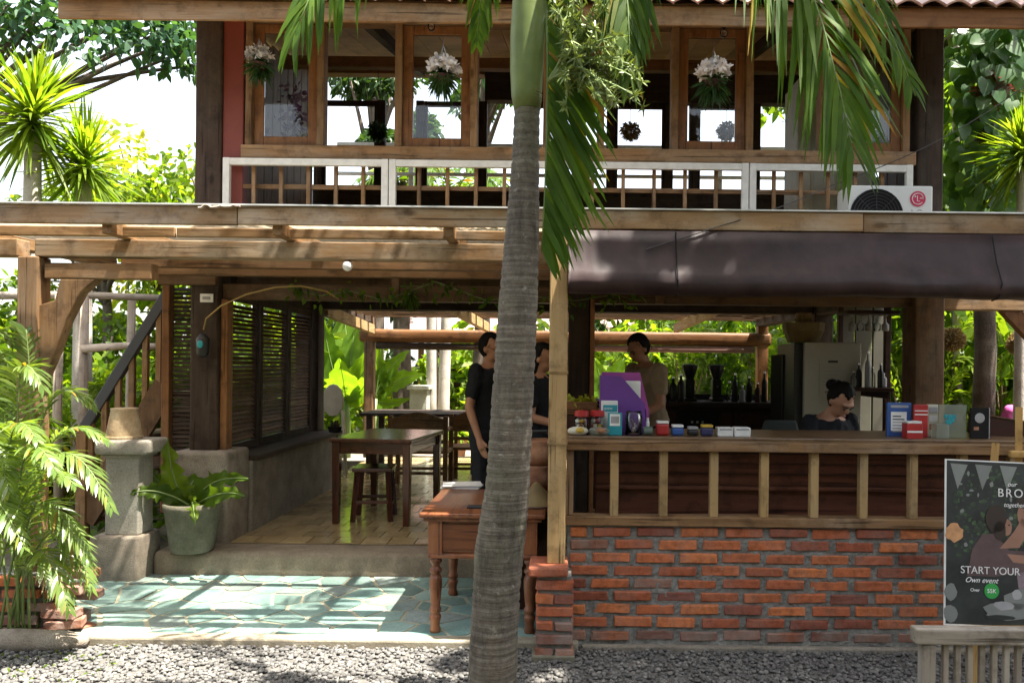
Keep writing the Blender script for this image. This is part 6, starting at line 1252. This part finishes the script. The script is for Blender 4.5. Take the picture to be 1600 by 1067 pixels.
# bulbs under the eave and globe lamp under the beam
for px, py, lab in ((674, 42, 'clear light bulb hanging under the eave on the left'), (1131, 52, 'clear light bulb hanging under the eave on the right')):
    c = P(px, py, 5.5); t = thing('light_bulb', lab, 'bulb', c, 'bulbs under the eave'); b = MB(); b.ell(c, .028, .028, .034, 12, 9); b.build('glass', 'jar_glass', t, smooth=True); b = MB(); b.tube([c+Vector((0, 0, .028)), c+Vector((0, 0, .07)), c+Vector((0, 0, .28))], [.015, .013, .004], 8); b.build('socket', 'black', t)
c = P(543, 416, 4.44); t = thing('globe_lamp', 'small white globe lamp hanging below the veranda beam', 'lamp', c); b = MB(); b.ell(c, .029, .029, .029, 16, 12); b.build('globe', 'white_plastic', t, smooth=True); b = MB(); b.tube([c+Vector((0, .02, .024)), c+Vector((0, .03, .06))], .012, 8); b.build('cap', 'black', t)
# number plate, hanging device and cane on the left post
a = P(313, 461, 5.89); t = thing('number_plate', 'small white plate fixed on the dark left post', 'plate', (a.x, 5.89, a.z)); part('plate', 'white_plastic', t, (a.x, a.x+.10, 5.885, 5.899, a.z-.055, a.z+.01), bevel=.002); part('print', 'ink_grey', t, (a.x+.02, a.x+.08, 5.883, 5.8845, a.z-.035, a.z-.012), bevel=0)
c = P(315, 540, 5.8); t = thing('wind_chime', 'small black device hung on the dark left post by a bent cane', 'device', (c.x, 5.8, c.z)); b = MB(); b.loft([((c.x, 5.82, c.z-.09), .02, .02), ((c.x, 5.82, c.z-.06), .045, .035), ((c.x, 5.82, c.z+.05), .05, .04), ((c.x, 5.82, c.z+.09), .02, .02)], 12); b.build('case', 'black', t, smooth=True); b = MB(); b.ell((c.x, 5.775, c.z+.01), .025, .008, .03, 10, 6); b.build('window', 'ink_teal', t)
pts_ = [P(q, w, y) for q, w, y in ((318, 515, 5.8), (322, 498, 5.78), (345, 478, 5.75), (385, 460, 5.72), (430, 449, 5.7), (470, 447, 5.75), (510, 455, 5.85), (530, 468, 5.9))]
b = MB(); b.tube(pts_, .006, 6); b.build('bent_cane', plain('cane', (.4, .27, .08), .6), t, smooth=True)
# creeping vine along the beam
vn = thing('creeping_vine', 'thin green vine creeping along the front beam of the room', 'vine', P(620, 455, 5.93)); b = MB(); path = [P(q, w, 5.91) for q, w in ((455, 452), (500, 462), (550, 455), (600, 470), (640, 455), (680, 440), (720, 455), (760, 470), (820, 462), (900, 470), (960, 460), (1000, 470))]; b.tube(path, .004, 5); b.build('stem', 'stem_green', vn)
lv = LV(); B = []
for p, q in zip(path[:-1], path[1:]):
    for k in range(16): B.append(p.lerp(q, random.random())+Vector((random.gauss(0, .03), random.uniform(-.05, .01), random.gauss(-.01, .04))))
lv.blades(B, rnd_dirs(len(B), -.3), rnd_dirs(len(B)), RNG.uniform(.04, .075, len(B)), .03, .3); lv.build('leaves', 'leaf_mid', vn)
for k, (px, py) in enumerate(((466, 453), (640, 462))):
    c = P(px, py, 5.86); t = thing('moss_pot', ['small round green moss cushion on the beam by the cane', 'small tuft of hanging fern on the beam near the room middle'][k], 'plant', c); lv = LV(); n = 150; d = rnd_dirs(n, .1 if k == 0 else -.6); lv.blades(np.tile(np.array(c), (n, 1)), d, rnd_dirs(n), RNG.uniform(.03, .055, n)*(1+k), .012, .4); lv.build('leaves', 'leaf_mid', t); b = MB(); b.ell(c, .02, .02, .02, 8, 6); b.build('moss', 'mossy_pot', t)
# cable slung across the right side
b = MB(); p0 = P(1640, 108, 4.6); p1 = P(1300, 290, 4.3); p2 = P(1130, 352, 4.17); p3 = P(1010, 390, 4.14)
cpts = [p0]+[p0.lerp(p1, k/10)+Vector((0, 0, -.07*math.sin(math.pi*k/10))) for k in range(1, 10)]+[p1]+[p1.lerp(p2, k/6)+Vector((0, 0, -.015*math.sin(math.pi*k/6))) for k in range(1, 6)]+[p2, p3]; b.tube(cpts, .0032, 6); tag(b.build('power_cable', 'black', None), 'thin black cable slung diagonally across the upper right facade', 'cable')
# rope and fairy light bundle on the fascia
b = MB(); random.seed(2); rp = [P(310+k*5, 323+random.uniform(-3, 2), 4.17) for k in range(14)]; b.tube(rp, .007, 6); tag(b.build('rope', 'w:log', None), 'frayed pale rope lying on the left fascia top', 'rope')
# ---------------------------------------------------------------- stairs at the left side
stt = thing('outside_stair', 'wooden outside stair with slanting dark handrail left of the house', 'stair', (-3.7, 6.6, 0))
h0, h1 = P(133, 668, 6.3), P(262, 460, 6.3); b = MB(); b.bar(h0, h1, .06, .085); b.build('handrail', plain('rail_dark', (.05, .052, .06), .5), stt, bevel=.008)
dz_ = .75; b = MB(); b.bar(h0-Vector((0, 0, dz_)), h1-Vector((0, 0, dz_)), .05, .2); b.build('stringer', 'w:teak', stt); b = MB(); b.bar(h0+Vector((0, .75, -dz_)), h1+Vector((0, .75, -dz_)), .05, .2); b.build('stringer', 'w:teak', stt)
for k in range(6): f = .08+k*.165; p = h0.lerp(h1, f); part('baluster', 'w:aged', stt, (p.x-.022, p.x+.022, 6.28, 6.32, p.z-dz_, p.z-.05), bevel=.003)
for k in range(7):
    p = h0.lerp(h1, k/6.5); part('tread', 'w:teak', stt, (p.x-.13, p.x+.14, 6.33, 7.02, p.z-dz_-.02, p.z-dz_+.02))
part('newel_post', 'w:aged', stt, (h0.x-.05, h0.x+.03, 6.26, 6.34, 0, h0.z), bevel=.006)
# log fence left garden
lf = thing('log_fence', 'rustic fence of pale logs behind the left stair', 'fence', (-4.6, 7.4, 0))
for px, y in ((132, 7.4), (205, 7.6), (92, 7.3)): x = P(px, 560, y).x; b = MB(); b.tube([(x+.03, y, 0), (x-.01, y, 1.0), (x, y, 2.2)], [.05, .042, .038], 10); b.build('post', 'w:log', lf, smooth=True)
for (a_, b_2) in (((-20, 462), (262, 466)), ((128, 545), (262, 542))): b = MB(); b.tube([P(*a_, 7.35), (P(*a_, 7.35)+P(*b_2, 7.5))/2+Vector((0, 0, .02)), P(*b_2, 7.5)], [.04, .036, .033], 10); b.build('rail', 'w:log', lf, smooth=True)
# ---------------------------------------------------------------- back garden: cream outbuilding with tiled eave
ob = thing('cream_outbuilding', 'cream garden building with pink tiled eave behind the room', 'building', (-.6, 19, 0))
part('wall', 'paint_cream', ob, (-3.3, 1.6, 19, 19.2, 0, 2.35)); part('doorway', 'w:bar', ob, (-3.2, -2.4, 18.96, 18.999, 0, 2.0))
for k in range(3): part('window', 'w:bar', ob, (-1.2+k*1.0, -.55+k*1.0, 18.96, 18.999, .9, 1.9))
b = MB(); b.add([(-3.8, 18.2, 2.15), (2.1, 18.2, 2.15), (2.1, 20, 3.4), (-3.8, 20, 3.4), (-3.8, 18.2, 2.25), (2.1, 18.2, 2.25), (2.1, 20, 3.5), (-3.8, 20, 3.5)], [(3,2,1,0),(4,5,6,7),(0,1,5,4),(1,2,6,5),(2,3,7,6),(3,0,4,7)]); b.build('roof', plain('pink_tile', (.45, .28, .24), .7, var=.2, scale=12), ob)
for x in (-3.4, -1.4, .6, 1.9): part('post', 'w:warm', ob, (x-.06, x+.06, 18.3, 18.42, 0, 2.2))
x = P(655, 640, 12.5).x; t = thing('garden_plinth', 'pale green stone plinth left of the pale palms', 'plinth', (x, 12.5, .1)); part('shaft', rough_stone('pale_stone', (.26, .28, .22), (.36, .37, .30), (.45, .45, .38), 4), t, (x-.14, x+.14, 12.4, 12.7, .12, 1.15)); part('cap', 'pale_stone', t, (x-.18, x+.18, 12.36, 12.74, 1.151, 1.22), bevel=.01)
for px, lab in ((618, 'potted silvery plant left of the garden plinth'), (715, 'potted light green plant right of the pale palms')):
    x = P(px, 650, 12.1).x; t = thing('garden_pot', lab, 'potted plant', (x, 12.1, .12)); b = MB(); b.lathe((x, 12.1, .121), [(.12, 0), (.17, .3), (.18, .32), (.15, .32)], 16); b.build('pot', 'terracotta', t, smooth=True)
    lv = LV(); n = 130; lv.blades(np.tile([x, 12.1, .42], (n, 1)), rnd_dirs(n, .8), rnd_dirs(n), RNG.uniform(.25, .5, n), .05, .6); lv.build('leaves', 'leaf_blue' if px < 650 else 'leaf_bright', t)
